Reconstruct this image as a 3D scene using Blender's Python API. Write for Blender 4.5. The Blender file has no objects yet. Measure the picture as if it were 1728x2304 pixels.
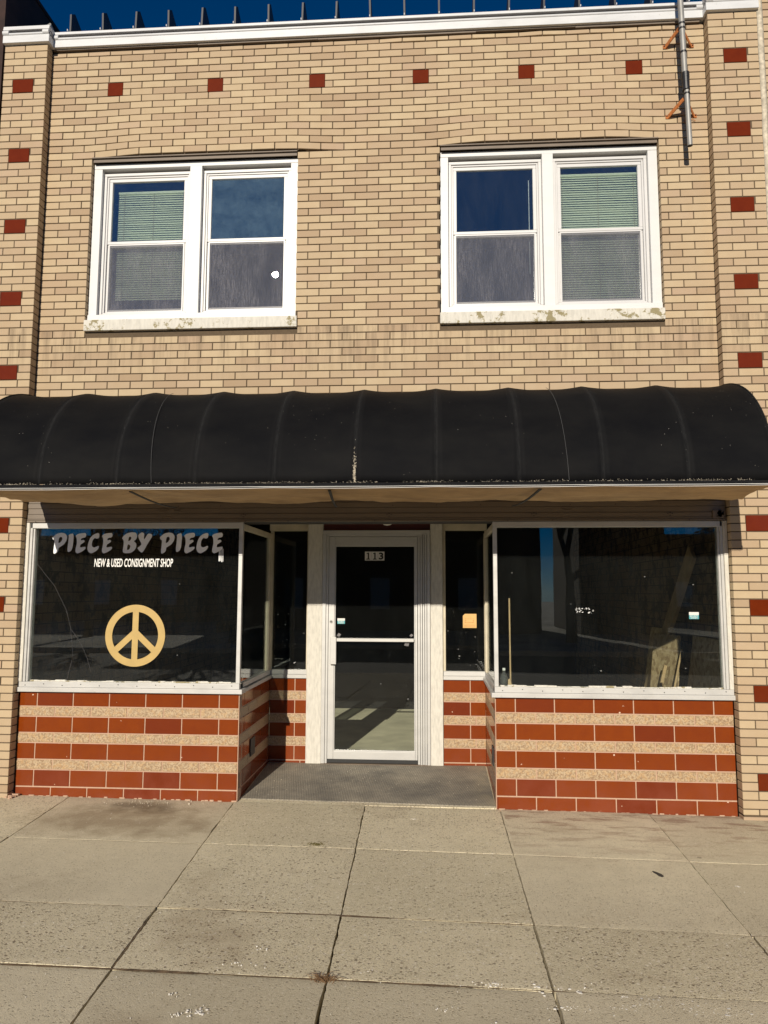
import bpy, bmesh, math, random
from mathutils import Vector, Matrix, noise
from mathutils.geometry import tessellate_polygon
R = math.radians
random.seed(11)
scn = bpy.context.scene
COL = scn.collection

# ------------------------------------------------------------------ camera
CAM = Vector((0.1653, -6.2676, 1.4669))
PITCH, YAW, ROLL, FOC = 0.1059, -0.0675, 0.0032, 1.7
fwd = Vector((math.sin(YAW)*math.cos(PITCH), math.cos(YAW)*math.cos(PITCH), math.sin(PITCH)))
r0 = fwd.cross(Vector((0, 0, 1))).normalized(); u0 = r0.cross(fwd)
rt = math.cos(ROLL)*r0 + math.sin(ROLL)*u0; up = rt.cross(fwd)
cd = bpy.data.cameras.new("camera"); cam = bpy.data.objects.new("camera", cd); COL.objects.link(cam)
M = Matrix((rt, up, -fwd)).transposed().to_4x4(); M.translation = CAM
cam.matrix_world = M
cd.sensor_fit = 'VERTICAL'; cd.sensor_height = 36.0; cd.lens = 36.0*FOC*1000/2304.0
cd.clip_start = 0.05; cd.clip_end = 2000
scn.camera = cam

# ------------------------------------------------------------------ light
SUN_AZ = 0.145      # x shift per metre of depth, sun stands to the left
SUN_EL = 0.378      # drop per metre of depth
d = Vector((SUN_AZ, 1.0, -SUN_EL)).normalized()
elev = math.asin(-d.z)
sd = bpy.data.lights.new("sun", 'SUN'); sun = bpy.data.objects.new("sun", sd); COL.objects.link(sun)
sun.rotation_euler = d.to_track_quat('-Z', 'Y').to_euler(); sun.location = (-4, -20, 12)
sd.energy = 5.0; sd.angle = R(0.4); sd.color = (1.0, 0.915, 0.78)
w = bpy.data.worlds.new("World"); scn.world = w; w.use_nodes = True
wn = w.node_tree; wn.nodes.clear()
sky = wn.nodes.new('ShaderNodeTexSky'); sky.sky_type = 'NISHITA'; sky.sun_disc = False
sky.sun_elevation = elev
sky.sun_rotation = math.atan2(-d.x, -d.y)     # azimuth measured from +Y
sky.altitude = 2000; sky.air_density = 0.75; sky.dust_density = 0.1; sky.ozone_density = 6.0
bg = wn.nodes.new('ShaderNodeBackground'); bg.inputs[1].default_value = 0.05
wo = wn.nodes.new('ShaderNodeOutputWorld')
hs = wn.nodes.new('ShaderNodeHueSaturation'); hs.inputs['Saturation'].default_value = 1.38; hs.inputs['Hue'].default_value = .499; hs.inputs['Value'].default_value = 1.2
wn.links.new(sky.outputs[0], hs.inputs['Color']); wn.links.new(hs.outputs[0], bg.inputs[0]); wn.links.new(bg.outputs[0], wo.inputs[0])
scn.view_settings.view_transform = 'Standard'; scn.view_settings.look = 'None'
scn.view_settings.exposure = 0.05; scn.view_settings.gamma = 1.0
scn.render.engine = 'CYCLES'
scn.cycles.max_bounces = 10; scn.cycles.transparent_max_bounces = 16

# ------------------------------------------------------------------ materials
class NT:
    def __init__(s, name):
        s.m = bpy.data.materials.new(name); s.m.use_nodes = True
        s.t = s.m.node_tree; s.t.nodes.clear()
        s.out = s.t.nodes.new('ShaderNodeOutputMaterial')
        s.geo = s.t.nodes.new('ShaderNodeNewGeometry')
    def n(s, ty, **kw):
        x = s.t.nodes.new(ty)
        for k, v in kw.items(): setattr(x, k, v)
        return x
    def l(s, a, b): s.t.links.new(a, b)
    def pos(s, scale=(1, 1, 1)):
        v = s.n('ShaderNodeVectorMath', operation='MULTIPLY'); s.l(s.geo.outputs['Position'], v.inputs[0]); v.inputs[1].default_value = scale
        return v.outputs[0]
    def noise(s, sc, det=4, rough=.55, scale=(1, 1, 1)):
        x = s.n('ShaderNodeTexNoise'); x.inputs['Scale'].default_value = sc; x.inputs['Detail'].default_value = det; x.inputs['Roughness'].default_value = rough
        s.l(s.pos(scale), x.inputs['Vector']); return x.outputs[0]
    def voro(s, sc, scale=(1, 1, 1), feature='F1'):
        x = s.n('ShaderNodeTexVoronoi', feature=feature); x.inputs['Scale'].default_value = sc
        s.l(s.pos(scale), x.inputs['Vector']); return x
    def ramp(s, fac, stops):
        x = s.n('ShaderNodeValToRGB'); s.l(fac, x.inputs[0]); e = x.color_ramp.elements
        while len(e) < len(stops): e.new(.5)
        for el, (p, c) in zip(e, stops):
            el.position = p; el.color = (c, c, c, 1) if isinstance(c, (int, float)) else tuple(c) + (1,)
        return x.outputs[0]
    def mix(s, fac, a, b, mode='MIX'):
        x = s.n('ShaderNodeMix', data_type='RGBA', blend_type=mode)
        for i, v in ((0, fac), (6, a), (7, b)):
            if isinstance(v, (int, float)): x.inputs[i].default_value = v if i == 0 else (v, v, v, 1)
            elif isinstance(v, tuple): x.inputs[i].default_value = v + (1,)
            else: s.l(v, x.inputs[i])
        return x.outputs[2]
    def math(s, op, a, b=0.0):
        x = s.n('ShaderNodeMath', operation=op)
        for i, v in ((0, a), (1, b)):
            if isinstance(v, (int, float)): x.inputs[i].default_value = v
            else: s.l(v, x.inputs[i])
        return x.outputs[0]
    def maprange(s, v, a, b, c=0.0, dd=1.0):
        x = s.n('ShaderNodeMapRange'); s.l(v, x.inputs[0])
        for i, q in enumerate((a, b, c, dd)): x.inputs[i+1].default_value = q
        return x.outputs[0]
    def sep(s):
        x = s.n('ShaderNodeSeparateXYZ'); s.l(s.geo.outputs['Position'], x.inputs[0]); return x.outputs
    def bsdf(s, col, rough=.7, metal=0.0, spec=.5, bump=None, bs=.3, bd=.005, out=True):
        p = s.n('ShaderNodeBsdfPrincipled')
        for k, v in (('Base Color', col), ('Roughness', rough), ('Metallic', metal), ('Specular IOR Level', spec)):
            if isinstance(v, (int, float)): p.inputs[k].default_value = v
            elif isinstance(v, tuple): p.inputs[k].default_value = v + (1,)
            else: s.l(v, p.inputs[k])
        if bump is not None:
            b = s.n('ShaderNodeBump'); b.inputs['Strength'].default_value = bs; b.inputs['Distance'].default_value = bd
            s.l(bump, b.inputs['Height']); s.l(b.outputs[0], p.inputs['Normal'])
        if out: s.l(p.outputs[0], s.out.inputs[0])
        return p.outputs[0]

def simple(name, col, rough=.6, metal=0.0, var=.15, sc=12, bump=.0, spec=.5):
    t = NT(name); f = t.noise(sc, 5)
    c = t.mix(t.maprange(f, .3, .7), tuple(x*(1-var) for x in col), tuple(min(1, x*(1+var)) for x in col))
    t.bsdf(c, rough, metal, spec, bump=t.noise(sc*8, 3) if bump else None, bs=bump)
    return t.m

def m_brick(name='tan_brick', tint=1.0):
    t = NT(name)
    rnd = t.geo.outputs['Random Per Island']
    c = t.ramp(rnd, [(0, (.335, .238, .150)), (.12, (.385, .281, .182)), (.36, (.415, .312, .200)), (.6, (.44, .336, .212)), (.88, (.475, .37, .235)), (1, (.395, .283, .192))])
    f = t.noise(9, 6, .6); c = t.mix(t.maprange(f, .35, .75, 0, .3), c, (.34, .23, .125))
    g = t.noise(160, 3); c = t.mix(t.maprange(g, .3, .7, 0, .16), c, (.54, .43, .28))
    # rain washed grime under the window sills and the copings
    x, y, z = t.sep()
    st = t.noise(5, 5, .6, (4, 1, .35))
    low = t.math('MULTIPLY', t.maprange(z, 3.3, 3.78), t.maprange(z, 3.80, 3.78))
    c = t.mix(t.math('MULTIPLY', t.math('MULTIPLY', low, t.maprange(st, .46, .68)), .75), c, (.17, .125, .08))
    big = t.noise(.9, 3); c = t.mix(t.maprange(big, .45, .75, 0, .22), c, (.42, .28, .18))
    sp = t.voro(42); c = t.mix(t.math('MULTIPLY', t.maprange(sp.outputs['Distance'], .09, .05), t.maprange(t.noise(3, 2), .55, .65, 0, .7)), c, (.12, .08, .05))
    t.bsdf(c, .82, bump=t.noise(240, 4, .7), bs=.35, bd=.002, spec=.3); return t.m
def m_mortar():
    t = NT('mortar'); f = t.noise(60, 5, .7)
    c = t.mix(f, (.065, .047, .03), (.15, .11, .072)); t.bsdf(c, .95, bump=f, bs=.6, bd=.004, spec=.1); return t.m
def m_tile():
    t = NT('glazed_red_tile'); rnd = t.geo.outputs['Random Per Island']
    c = t.ramp(rnd, [(0, (.14, .022, .006)), (.12, (.18, .033, .0045)), (.7, (.20, .038, .004)), (1, (.175, .030, .005))])
    f = t.noise(14, 5); c = t.mix(t.maprange(f, .3, .8, 0, .35), c, (.12, .017, .006))
    x, y, z = t.sep(); dust = t.math('MULTIPLY', t.maprange(z, .2, -.27), t.maprange(t.noise(7, 4), .35, .7, .1, .5))
    c = t.mix(dust, c, (.25, .07, .04))
    ch = t.voro(9, (1, 1, 1)); chip = t.math('MULTIPLY', t.maprange(ch.outputs['Distance'], .07, .055), t.maprange(t.noise(31, 3), .5, .54))
    c = t.mix(chip, c, (.62, .45, .33))
    t.bsdf(c, t.maprange(t.noise(20, 4), .3, .8, .10, .20), bump=t.noise(4, 2), bs=.08, bd=.01, spec=.3); return t.m
def m_accent():
    t = NT('dark_glazed_accent'); f = t.noise(14, 5); t.bsdf(t.mix(f, (.10, .014, .0035), (.145, .022, .0045)), .12, spec=.25); return t.m
def m_grout():
    t = NT('pink_grout'); f = t.noise(50, 4); t.bsdf(t.mix(f, (.38, .23, .155), (.52, .36, .25)), .9); return t.m
def m_speck():
    t = NT('speckled_cream_tile')
    a = t.noise(95, 4, .65); b = t.noise(45, 3)
    c = t.mix(t.maprange(a, .44, .56), (.25, .16, .085), (.44, .33, .205)); c = t.mix(t.maprange(b, .5, .62, 0, .5), c, (.46, .28, .12))
    t.bsdf(c, .5, bump=a, bs=.3, bd=.002); return t.m
def m_metal_paint(name, col, rough=.42, grime=.35, metal=.0):
    t = NT(name); f = t.noise(3, 5, .6, (1, 1, 3)); g = t.noise(26, 5, .7)
    c = t.mix(t.maprange(f, .45, .8, 0, grime), col, tuple(x*.55 for x in col))
    c = t.mix(t.maprange(g, .62, .74, 0, grime), c, (.2, .16, .11))
    t.bsdf(c, rough, metal, bump=f, bs=.05, bd=.01); return t.m
def m_peel(name, white=(.74, .72, .66), under=(.30, .25, .15), lo=.6, hi=.64, sc=11, rough=.75, zs=1.0):
    t = NT(name); f = t.noise(sc, 8, .72, (1, 1, zs)); g = t.noise(sc*3, 4, .6, (2, 2, .5))
    k = t.maprange(f, lo, hi); wh = t.mix(t.maprange(g, .4, .7), white, tuple(x*.8 for x in white))
    c = t.mix(k, wh, t.mix(t.noise(40, 4), under, tuple(x*1.7 for x in under)))
    t.bsdf(c, rough, bump=k, bs=-.5, bd=.003); return t.m
def m_glass(name, dust=.05, refl=1.0, tint=(.86, .90, .88), nsc=(2.2, 1, .6), grey=(.5, .5, .48), rough=0.0):
    t = NT(name)
    fr = t.n('ShaderNodeFresnel'); fr.inputs[0].default_value = 1.5
    tr = t.n('ShaderNodeBsdfTransparent'); tr.inputs[0].default_value = tint + (1,)
    gl = t.n('ShaderNodeBsdfGlossy'); gl.inputs['Roughness'].default_value = rough; gl.inputs[0].default_value = (1, 1, 1, 1)
    b = t.n('ShaderNodeBump'); b.inputs['Strength'].default_value = .06; b.inputs['Distance'].default_value = .01; t.l(t.noise(1.3, 2), b.inputs['Height']); t.l(b.outputs[0], gl.inputs['Normal'])
    m1 = t.n('ShaderNodeMixShader'); t.l(t.math('MULTIPLY', fr.outputs[0], refl), m1.inputs[0]); t.l(tr.outputs[0], m1.inputs[1]); t.l(gl.outputs[0], m1.inputs[2])
    df = t.n('ShaderNodeBsdfDiffuse'); df.inputs[0].default_value = grey + (1,)
    f = t.noise(3.5, 7, .7, nsc); g = t.voro(26); g2 = t.noise(7, 3)
    spk = t.math('MULTIPLY', t.maprange(g.outputs['Distance'], .075, .045), t.maprange(g2, .6, .7, 0, .35))
    sc = t.noise(10, 6, .8, (1, 1, 14)); scr = t.math('MULTIPLY', t.maprange(sc, .71, .75), t.maprange(t.noise(2.3, 2), .58, .64, 0, .35))
    fac = t.math('ADD', t.maprange(f, .25, .8, dust*.4, dust*1.7), t.math('MULTIPLY', t.math('ADD', spk, scr), min(1, dust*22)))
    m2 = t.n('ShaderNodeMixShader'); t.l(fac, m2.inputs[0]); t.l(m1.outputs[0], m2.inputs[1]); t.l(df.outputs[0], m2.inputs[2])
    t.l(m2.outputs[0], t.out.inputs[0]); return t.m
def m_screen():
    t = NT('insect_screen'); tr = t.n('ShaderNodeBsdfTransparent'); df = t.n('ShaderNodeBsdfDiffuse')
    a = t.noise(26, 6, .75, (13, 1, .42)); b = t.noise(3, 3, .5, (2.2, 1, .5)); c = t.noise(190, 2, .5, (1, 1, .35))
    k = t.math('MULTIPLY', t.maprange(a, .42, .68), t.maprange(b, .38, .62, .25, 1))
    k = t.math('MULTIPLY', k, t.maprange(c, .35, .6, .35, 1))
    t.l(t.mix(k, (.12, .125, .15), (.40, .385, .41)), df.inputs[0])  # bluish tone carries the reflected sky in the mesh colour
    m = t.n('ShaderNodeMixShader'); t.l(t.maprange(k, 0, 1, .26, .46), m.inputs[0]); t.l(tr.outputs[0], m.inputs[1]); t.l(df.outputs[0], m.inputs[2]); t.l(m.outputs[0], t.out.inputs[0]); return t.m
def m_concrete(name, a, b, agg=.5, sc=1.0, stain=True, pit=.5):
    t = NT(name)
    rnd = t.geo.outputs['Random Per Island']
    big = t.noise(.8, 4); med = t.noise(6, 6, .65); fine = t.noise(120*sc, 4, .7)
    c = t.mix(t.maprange(big, .35, .65), a, b); c = t.mix(t.maprange(med, .3, .75, 0, .4), c, tuple(x*.62 for x in a))
    c = t.mix(t.maprange(fine, .35, .7, 0, .35), c, tuple(min(1, x*1.35) for x in b)); c = t.mix(t.maprange(rnd, 0, 1, 0, .45), c, tuple(x*.78 for x in a))
    hgt_k = None; k = None
    for vs_, th_, am in ((46*sc, .24, 1.0), (85*sc, .34, .95), (150*sc, .42, .8)):
        v1 = t.voro(vs_); h = t.n('ShaderNodeSeparateColor'); t.l(v1.outputs['Color'], h.inputs[0])
        wob = t.math('ADD', v1.outputs['Distance'], t.maprange(t.noise(vs_*1.3, 2), .3, .7, -.12, .12))
        disc = t.maprange(wob, .42, .26)
        patch = t.maprange(t.noise(1.3, 3), .3, .7, .45, 1)
        kd = t.math('MULTIPLY', t.math('MULTIPLY', disc, t.math('LESS_THAN', h.outputs[0], th_)), patch)
        kl = t.math('MULTIPLY', disc, t.math('GREATER_THAN', h.outputs[0], 1-th_*.6))
        c = t.mix(t.math('MULTIPLY', kd, agg*am), c, t.mix(h.outputs[1], (.17, .13, .085), (.30, .24, .165)))
        c = t.mix(t.math('MULTIPLY', kl, agg*am*.7), c, t.mix(h.outputs[1], (.66, .56, .42), (.80, .74, .62)))
        k = kd if k is None else t.math('ADD', k, t.math('MULTIPLY', kd, .6))
    if stain:
        st = t.noise(1.1, 5, .6); c = t.mix(t.maprange(st, .56, .72, 0, .45), c, (.23, .155, .09))
        x, y, z = t.sep()
        # oily blot by the left tile base, and dried red brown wash marks by the right one
        def blob(cx, cy, rx, ry):
            dx = t.math('DIVIDE', t.math('SUBTRACT', x, cx), rx); dy = t.math('DIVIDE', t.math('SUBTRACT', y, cy), ry)
            return t.math('ADD', t.math('MULTIPLY', dx, dx), t.math('MULTIPLY', dy, dy))
        q = t.math('ADD', blob(-2.2, -.14, .40, .17), t.maprange(t.noise(5, 4), .3, .7, -.7, .7))
        c = t.mix(t.maprange(q, 1.3, 0, 0, .65), c, (.09, .06, .03))
        q = t.math('ADD', blob(-2.2, -.5, .8, .4), t.maprange(t.noise(4, 5), .3, .7, -.8, .8))
        c = t.mix(t.maprange(q, 1.2, 0, 0, .5), c, (.17, .105, .05))
        q = t.math('MULTIPLY', t.maprange(y, -1.3, -.15), t.math('GREATER_THAN', x, .7))
        wv = t.noise(3.2, 6, .7, (1, 3.5, 1)); c = t.mix(t.math('MULTIPLY', q, t.maprange(wv, .5, .62, 0, .6)), c, (.22, .115, .075))
        c = t.mix(t.math('MULTIPLY', t.maprange(t.noise(2.1, 5, .7), .6, .68), t.maprange(t.noise(28, 4), .5, .62, 0, .25)), c, (.62, .56, .46))
        gum = t.voro(2.7); c = t.mix(t.math('MULTIPLY', t.maprange(gum.outputs['Distance'], .05, .035), .55), c, (.15, .12, .09))
    hgt = t.math('ADD', t.math('MULTIPLY', fine, .6), t.math('MULTIPLY', k, -pit))
    t.bsdf(c, .92, bump=hgt, bs=.8, bd=.006, spec=.2); return t.m

MAT = {}
MAT['brick'] = m_brick(); MAT['mortar'] = m_mortar(); MAT['tile'] = m_tile(); MAT['grout'] = m_grout(); MAT['accent'] = m_accent(); MAT['speck'] = m_speck()
MAT['coping'] = m_metal_paint('white_coping_metal', (.58, .58, .58), .38, .4)
MAT['greyband'] = simple('grey_metal_band', (.13, .12, .12), .4)
MAT['brown_metal'] = m_metal_paint('rusty_brown_steel', (.16, .12, .085), .6, .7)
MAT['vinyl'] = simple('white_vinyl', (.53, .52, .51), .38, var=.04, sc=3)
MAT['casing'] = m_metal_paint('white_painted_casing', (.60, .595, .58), .45, .15)
MAT['sill'] = m_peel('peeling_sill_paint', (.60, .57, .50), (.19, .16, .085), .545, .57, 7, .8)
MAT['peel'] = m_peel('peeling_white_wood', (.60, .57, .50), (.18, .14, .075), .66, .70, 9, .8, .35)
MAT['alu'] = m_metal_paint('brushed_aluminium', (.52, .51, .485), .38, .25, .25)
MAT['alu_old'] = m_metal_paint('weathered_storefront_aluminium', (.50, .49, .465), .45, .5, .15)
MAT['head'] = m_metal_paint('shade_darkened_head_metal', (.16, .125, .092), .5, .45)  # near white when sunlit; the awning's shade is mixed into this brown
MAT['black'] = simple('black_rubber', (.012, .012, .012), .6)
MAT['darkmetal'] = simple('black_fin_metal', (.02, .02, .024), .5)
MAT['matte_black'] = simple('matte_black_rail', (.012, .012, .013), .95, spec=.03)
MAT['pipe'] = m_metal_paint('galvanised_pipe', (.30, .29, .27), .5, .5, .3)
MAT['rust'] = simple('rusty_orange_steel', (.40, .13, .03), .8, var=.4, sc=40, bump=.3)
MAT['tape'] = simple('black_tape', (.012, .012, .014), .45)
MAT['glass_up'] = m_glass('upper_window_glass', .012, 3.8, (.84, .88, .88))
MAT['glass_dusty_sky'] = m_glass('dusty_sky_tinted_glass', .07, 4.2, (.84, .88, .88), nsc=(2, 1, 2), grey=(.34, .50, .62))  # blue of the reflected sky is put into the dust colour
MAT['glass_shop'] = m_glass('shop_window_glass', .006, 1.3, (.92, .95, .93), grey=(.42, .44, .42))
MAT['glass_side'] = m_glass('sidelight_glass', .005, .7, (.93, .95, .93), grey=(.42, .44, .42))
MAT['screen'] = m_screen()
MAT['blind'] = simple('pale_green_blind', (.78, .80, .58), .6, var=.05, sc=3)
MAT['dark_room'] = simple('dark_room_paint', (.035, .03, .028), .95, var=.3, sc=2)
MAT['room_wall'] = simple('brown_interior_plaster', (.085, .062, .042), .95, var=.4, sc=3)
MAT['osb_back'] = simple('dark_board', (.16, .11, .06), .9)
MAT['wood'] = simple('pine_board', (.48, .33, .18), .7, var=.2, sc=9)
MAT['floor_in'] = simple('worn_interior_floor', (.68, .63, .47), .7, var=.2, sc=3, bump=.1)
MAT['patch_end'] = simple('black_patch_end_floor', (.012, .011, .011), .95)  # black floor tone that ends the indoor sun patch
MAT['gold'] = simple('gold_vinyl', (.44, .30, .095), .55, var=.08, sc=9)
MAT['letter_grey'] = simple('white_vinyl_letter', (.85, .85, .84), .6, var=.05)
MAT['letter_white'] = simple('bright_white_vinyl', (.75, .74, .71), .6, var=.03)
MAT['residue'] = simple('adhesive_residue', (.20, .20, .19), .8)
MAT['seam'] = simple('dusty_seam', (.06, .06, .06), .8)
MAT['paper'] = simple('orange_paper', (.60, .37, .14), .8, var=.05)
MAT['paper_w'] = simple('white_paper', (.66, .64, .60), .8, var=.05)
MAT['ink'] = simple('black_ink', (.015, .015, .015), .7)
MAT['teal'] = simple('teal_print', (.06, .30, .33), .6, var=.05)
MAT['debris'] = simple('pale_grit', (.50, .44, .34), .9, var=.3, sc=30)
MAT['snow'] = simple('white_splatter', (.60, .57, .52), .8, var=.05)
MAT['soil'] = simple('joint_soil', (.15, .10, .055), .95, var=.5, sc=25, bump=.5)
MAT['maroon'] = simple('dark_maroon_panel', (.075, .012, .010), .35, var=.2)
MAT['lamp'] = simple('lamp_globe', (.62, .58, .50), .4)
MAT['cream'] = simple('cream_painted_wood', (.52, .46, .34), .6, var=.15, sc=6)
MAT['bark'] = simple('bark', (.07, .055, .042), .9, var=.3)
MAT['needle'] = simple('conifer_needles', (.035, .055, .025), .8, var=.4)
MAT['asphalt'] = simple('asphalt', (.055, .054, .052), .9, var=.2, sc=5, bump=.3)
MAT['lawn'] = simple('snowy_lawn', (.30, .30, .27), .9, var=.6, sc=.35)
MAT['dark_brick'] = simple('dark_red_brick', (.035, .016, .012), .9, var=.4, sc=6)
MAT['weed'] = simple('dry_weed', (.16, .09, .04), .9, var=.3)
MAT['moss'] = simple('moss', (.13, .105, .03), .9, var=.3)
MAT['plastic'] = m_glass('clear_plastic', .10, 1.5, (.8, .83, .83))
MAT['side_tan'] = simple('side_wall', (.36, .27, .16), .9)

def m_awning():
    t = NT('black_awning_vinyl'); x, y, z = t.sep()
    rel = t.math('SUBTRACT', x, -3.28); u = t.math('PINGPONG', rel, .288)     # distance to the nearest rib
    line = t.maprange(u, .018, .004, 0, 1)
    f = t.noise(2.2, 5, .6, (1, 1, 2)); g = t.noise(30, 5, .7, (3, 1, .5))
    c = t.mix(t.maprange(f, .35, .7), (.0035, .0036, .0045), (.0075, .0073, .0074))
    c = t.mix(t.math('MULTIPLY', line, t.maprange(g, .35, .7, .05, .30)), c, (.055, .055, .055))
    wide = t.maprange(u, .05, .0, 0, .12); c = t.mix(wide, c, (.035, .035, .035))
    brown = t.maprange(z, 2.95, 3.15, 0, .35); c = t.mix(brown, c, (.035, .022, .012))
    sp = t.voro(24); c = t.mix(t.math('MULTIPLY', t.maprange(sp.outputs['Distance'], .055, .035), t.maprange(t.noise(2, 3), .5, .6, 0, .8)), c, (.45, .42, .36))
    t.bsdf(c, .72, bump=t.noise(3, 4), bs=.2, bd=.03, spec=.08); return t.m
MAT['awning'] = m_awning()
def m_soffit():
    t = NT('tan_awning_lining'); f = t.noise(2.2, 6, .65, (1, 2.5, 1)); g = t.noise(14, 4, .6, (.3, 1, 1))
    c = t.mix(t.maprange(f, .3, .7), (.28, .18, .085), (.46, .31, .155)); c = t.mix(t.maprange(g, .5, .7, 0, .3), c, (.13, .085, .045))
    t.bsdf(c, .8, bump=g, bs=.15, bd=.02); return t.m
MAT['soffit'] = m_soffit()
def m_osb():
    t = NT('osb_board'); v = t.voro(30, (1, 1, .8)); h = t.n('ShaderNodeSeparateColor'); t.l(v.outputs['Color'], h.inputs[0])
    c = t.ramp(h.outputs[1], [(0, (.30, .20, .11)), (.5, (.48, .35, .20)), (1, (.60, .46, .28))]); t.bsdf(c, .8); return t.m
MAT['osb'] = m_osb()
def m_oldpaint_wall():
    t = NT('scuffed_painted_brick'); br = t.n('ShaderNodeTexBrick'); mp = t.n('ShaderNodeCombineXYZ'); x, y, z = t.sep(); t.l(y, mp.inputs[0]); t.l(z, mp.inputs[1])
    t.l(mp.outputs[0], br.inputs['Vector']); br.inputs['Scale'].default_value = 2.4; br.inputs['Mortar Size'].default_value = .012
    br.inputs['Color1'].default_value = (.17, .10, .06, 1); br.inputs['Color2'].default_value = (.22, .145, .085, 1); br.inputs['Mortar'].default_value = (.03, .02, .015, 1)
    k = t.maprange(t.noise(5, 7, .7), .5, .56, 0, .85); c = t.mix(k, br.outputs[0], (.02, .015, .012)); t.bsdf(c, .9, bump=br.outputs[1], bs=-.5); return t.m
MAT['int_brick'] = m_oldpaint_wall()
def m_mat():
    t = NT('ribbed_rubber_mat'); x, y, z = t.sep()
    wv = t.math('SINE', t.math('MULTIPLY', t.math('ADD', y, t.math('MULTIPLY', x, -.35)), 420.0)); 
    w2 = t.math('SINE', t.math('MULTIPLY', t.math('ADD', x, t.math('MULTIPLY', y, .2)), 300.0))
    hgt = t.math('ADD', t.math('MULTIPLY', wv, .7), t.math('MULTIPLY', w2, .4))
    f = t.noise(2.2, 5, .65); g = t.noise(70, 4, .7)
    c = t.mix(t.maprange(f, .35, .68), (.17, .155, .13), (.38, .335, .26)); c = t.mix(t.maprange(hgt, -1, 1, 0, .45), c, (.09, .08, .07))
    c = t.mix(t.maprange(g, .58, .7, 0, .5), c, (.42, .37, .28))
    e = t.maprange(x, .45, .66, 0, 1); c = t.mix(t.math('MULTIPLY', e, t.maprange(t.noise(6, 4), .4, .6, 0, .6)), c, (.36, .31, .21))
    t.bsdf(c, .8, bump=hgt, bs=.5, bd=.003, spec=.3); return t.m
MAT['mat'] = m_mat()
MAT['slab'] = m_concrete('exposed_aggregate_concrete', (.60, .525, .36), (.70, .62, .44), 1.0)
MAT['slab_smooth'] = m_concrete('smooth_concrete', (.60, .525, .37), (.69, .61, .44), .65, 1.6)
MAT['sidewalk_far'] = simple('plain_concrete', (.62, .54, .41), .9, var=.15, sc=3)

# ------------------------------------------------------------------ mesh helpers
class MB:
    def __init__(s): s.v = []; s.f = []; s.mi = []
    def add(s, vs, fs, m=0):
        o = len(s.v); s.v += [tuple(p) for p in vs]; s.f += [tuple(o+i for i in f) for f in fs]; s.mi += [m]*len(fs); return s
    def box(s, x0, x1, y0, y1, z0, z1, m=0, jit=0.0, tilt=0.0):
        vs = [[x0, y0, z0], [x1, y0, z0], [x1, y1, z0], [x0, y1, z0], [x0, y0, z1], [x1, y0, z1], [x1, y1, z1], [x0, y1, z1]]
        if jit:
            dy = random.uniform(-jit, jit); a = random.uniform(-tilt, tilt); b = random.uniform(-tilt, tilt)
            for i, q in ((0, -1), (1, 1), (4, -1), (5, 1)):
                vs[i][1] += dy + a*q + (b if i > 3 else -b)
        return s.add(vs, [(0, 3, 2, 1), (4, 5, 6, 7), (0, 1, 5, 4), (1, 2, 6, 5), (2, 3, 7, 6), (3, 0, 4, 7)], m)
    def quad(s, a, b, c, e, m=0): return s.add([a, b, c, e], [(0, 1, 2, 3)], m)
    def beam(s, p, q, w_, h_, m=0, upv=(0, 0, 1)):
        p = Vector(p); q = Vector(q); ax = (q-p).normalized(); u = Vector(upv)
        sx = ax.cross(u).normalized()*w_/2; sy = ax.cross(sx).normalized()*h_/2
        vs = [p-sx-sy, p+sx-sy, p+sx+sy, p-sx+sy, q-sx-sy, q+sx-sy, q+sx+sy, q-sx+sy]
        return s.add(vs, [(0, 3, 2, 1), (4, 5, 6, 7), (0, 1, 5, 4), (1, 2, 6, 5), (2, 3, 7, 6), (3, 0, 4, 7)], m)
    def tube(s, pts, r, n=10, m=0, caps=True):
        pts = [Vector(p) for p in pts]; rs = r if isinstance(r, (list, tuple)) else [r]*len(pts); rings = []; o = len(s.v)
        for i, p in enumerate(pts):
            t = (pts[min(i+1, len(pts)-1)]-pts[max(i-1, 0)]).normalized()
            a = t.cross(Vector((0, 0, 1)) if abs(t.z) < .9 else Vector((1, 0, 0))).normalized(); b = t.cross(a)
            for k in range(n):
                th = 2*math.pi*k/n; s.v.append(tuple(p+a*math.cos(th)*rs[i]+b*math.sin(th)*rs[i]))
        for i in range(len(pts)-1):
            for k in range(n):
                k2 = (k+1) % n; s.f.append((o+i*n+k, o+i*n+k2, o+(i+1)*n+k2, o+(i+1)*n+k)); s.mi.append(m)
        if caps:
            s.f.append(tuple(o+k for k in range(n))); s.f.append(tuple(o+(len(pts)-1)*n+k for k in reversed(range(n)))); s.mi += [m, m]
        return s
    def poly(s, outer, holes, y0, y1, m=0):
        """flat shape in x,z extruded from y0 (front) to y1"""
        loops = [outer]+list(holes); tri = tessellate_polygon([[Vector((p[0], p[1], 0)) for p in l] for l in loops])
        flat = [p for l in loops for p in l]; n = len(flat)
        vs = [(p[0], y0, p[1]) for p in flat]+[(p[0], y1, p[1]) for p in flat]; fs = [tuple(t) for t in tri]+[tuple(n+i for i in reversed(t)) for t in tri]
        o = 0
        for l in loops:
            for i in range(len(l)): j = (i+1) % len(l); fs.append((o+i, o+j, n+o+j, n+o+i))
            o += len(l)
        return s.add(vs, fs, m)
    def ring(s, x0, x1, z0, z1, t, y0, y1, m=0, b=None):
        tl, tr_, tb, tt = (t, t, t, t) if not isinstance(t, tuple) else t
        s.box(x0, x1, y0, y1, z1-tt, z1, m); s.box(x0, x1, y0, y1, z0, z0+tb, m)
        s.box(x0, x0+tl, y0, y1, z0+tb, z1-tt, m); s.box(x1-tr_, x1, y0, y1, z0+tb, z1-tt, m); return s

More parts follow.
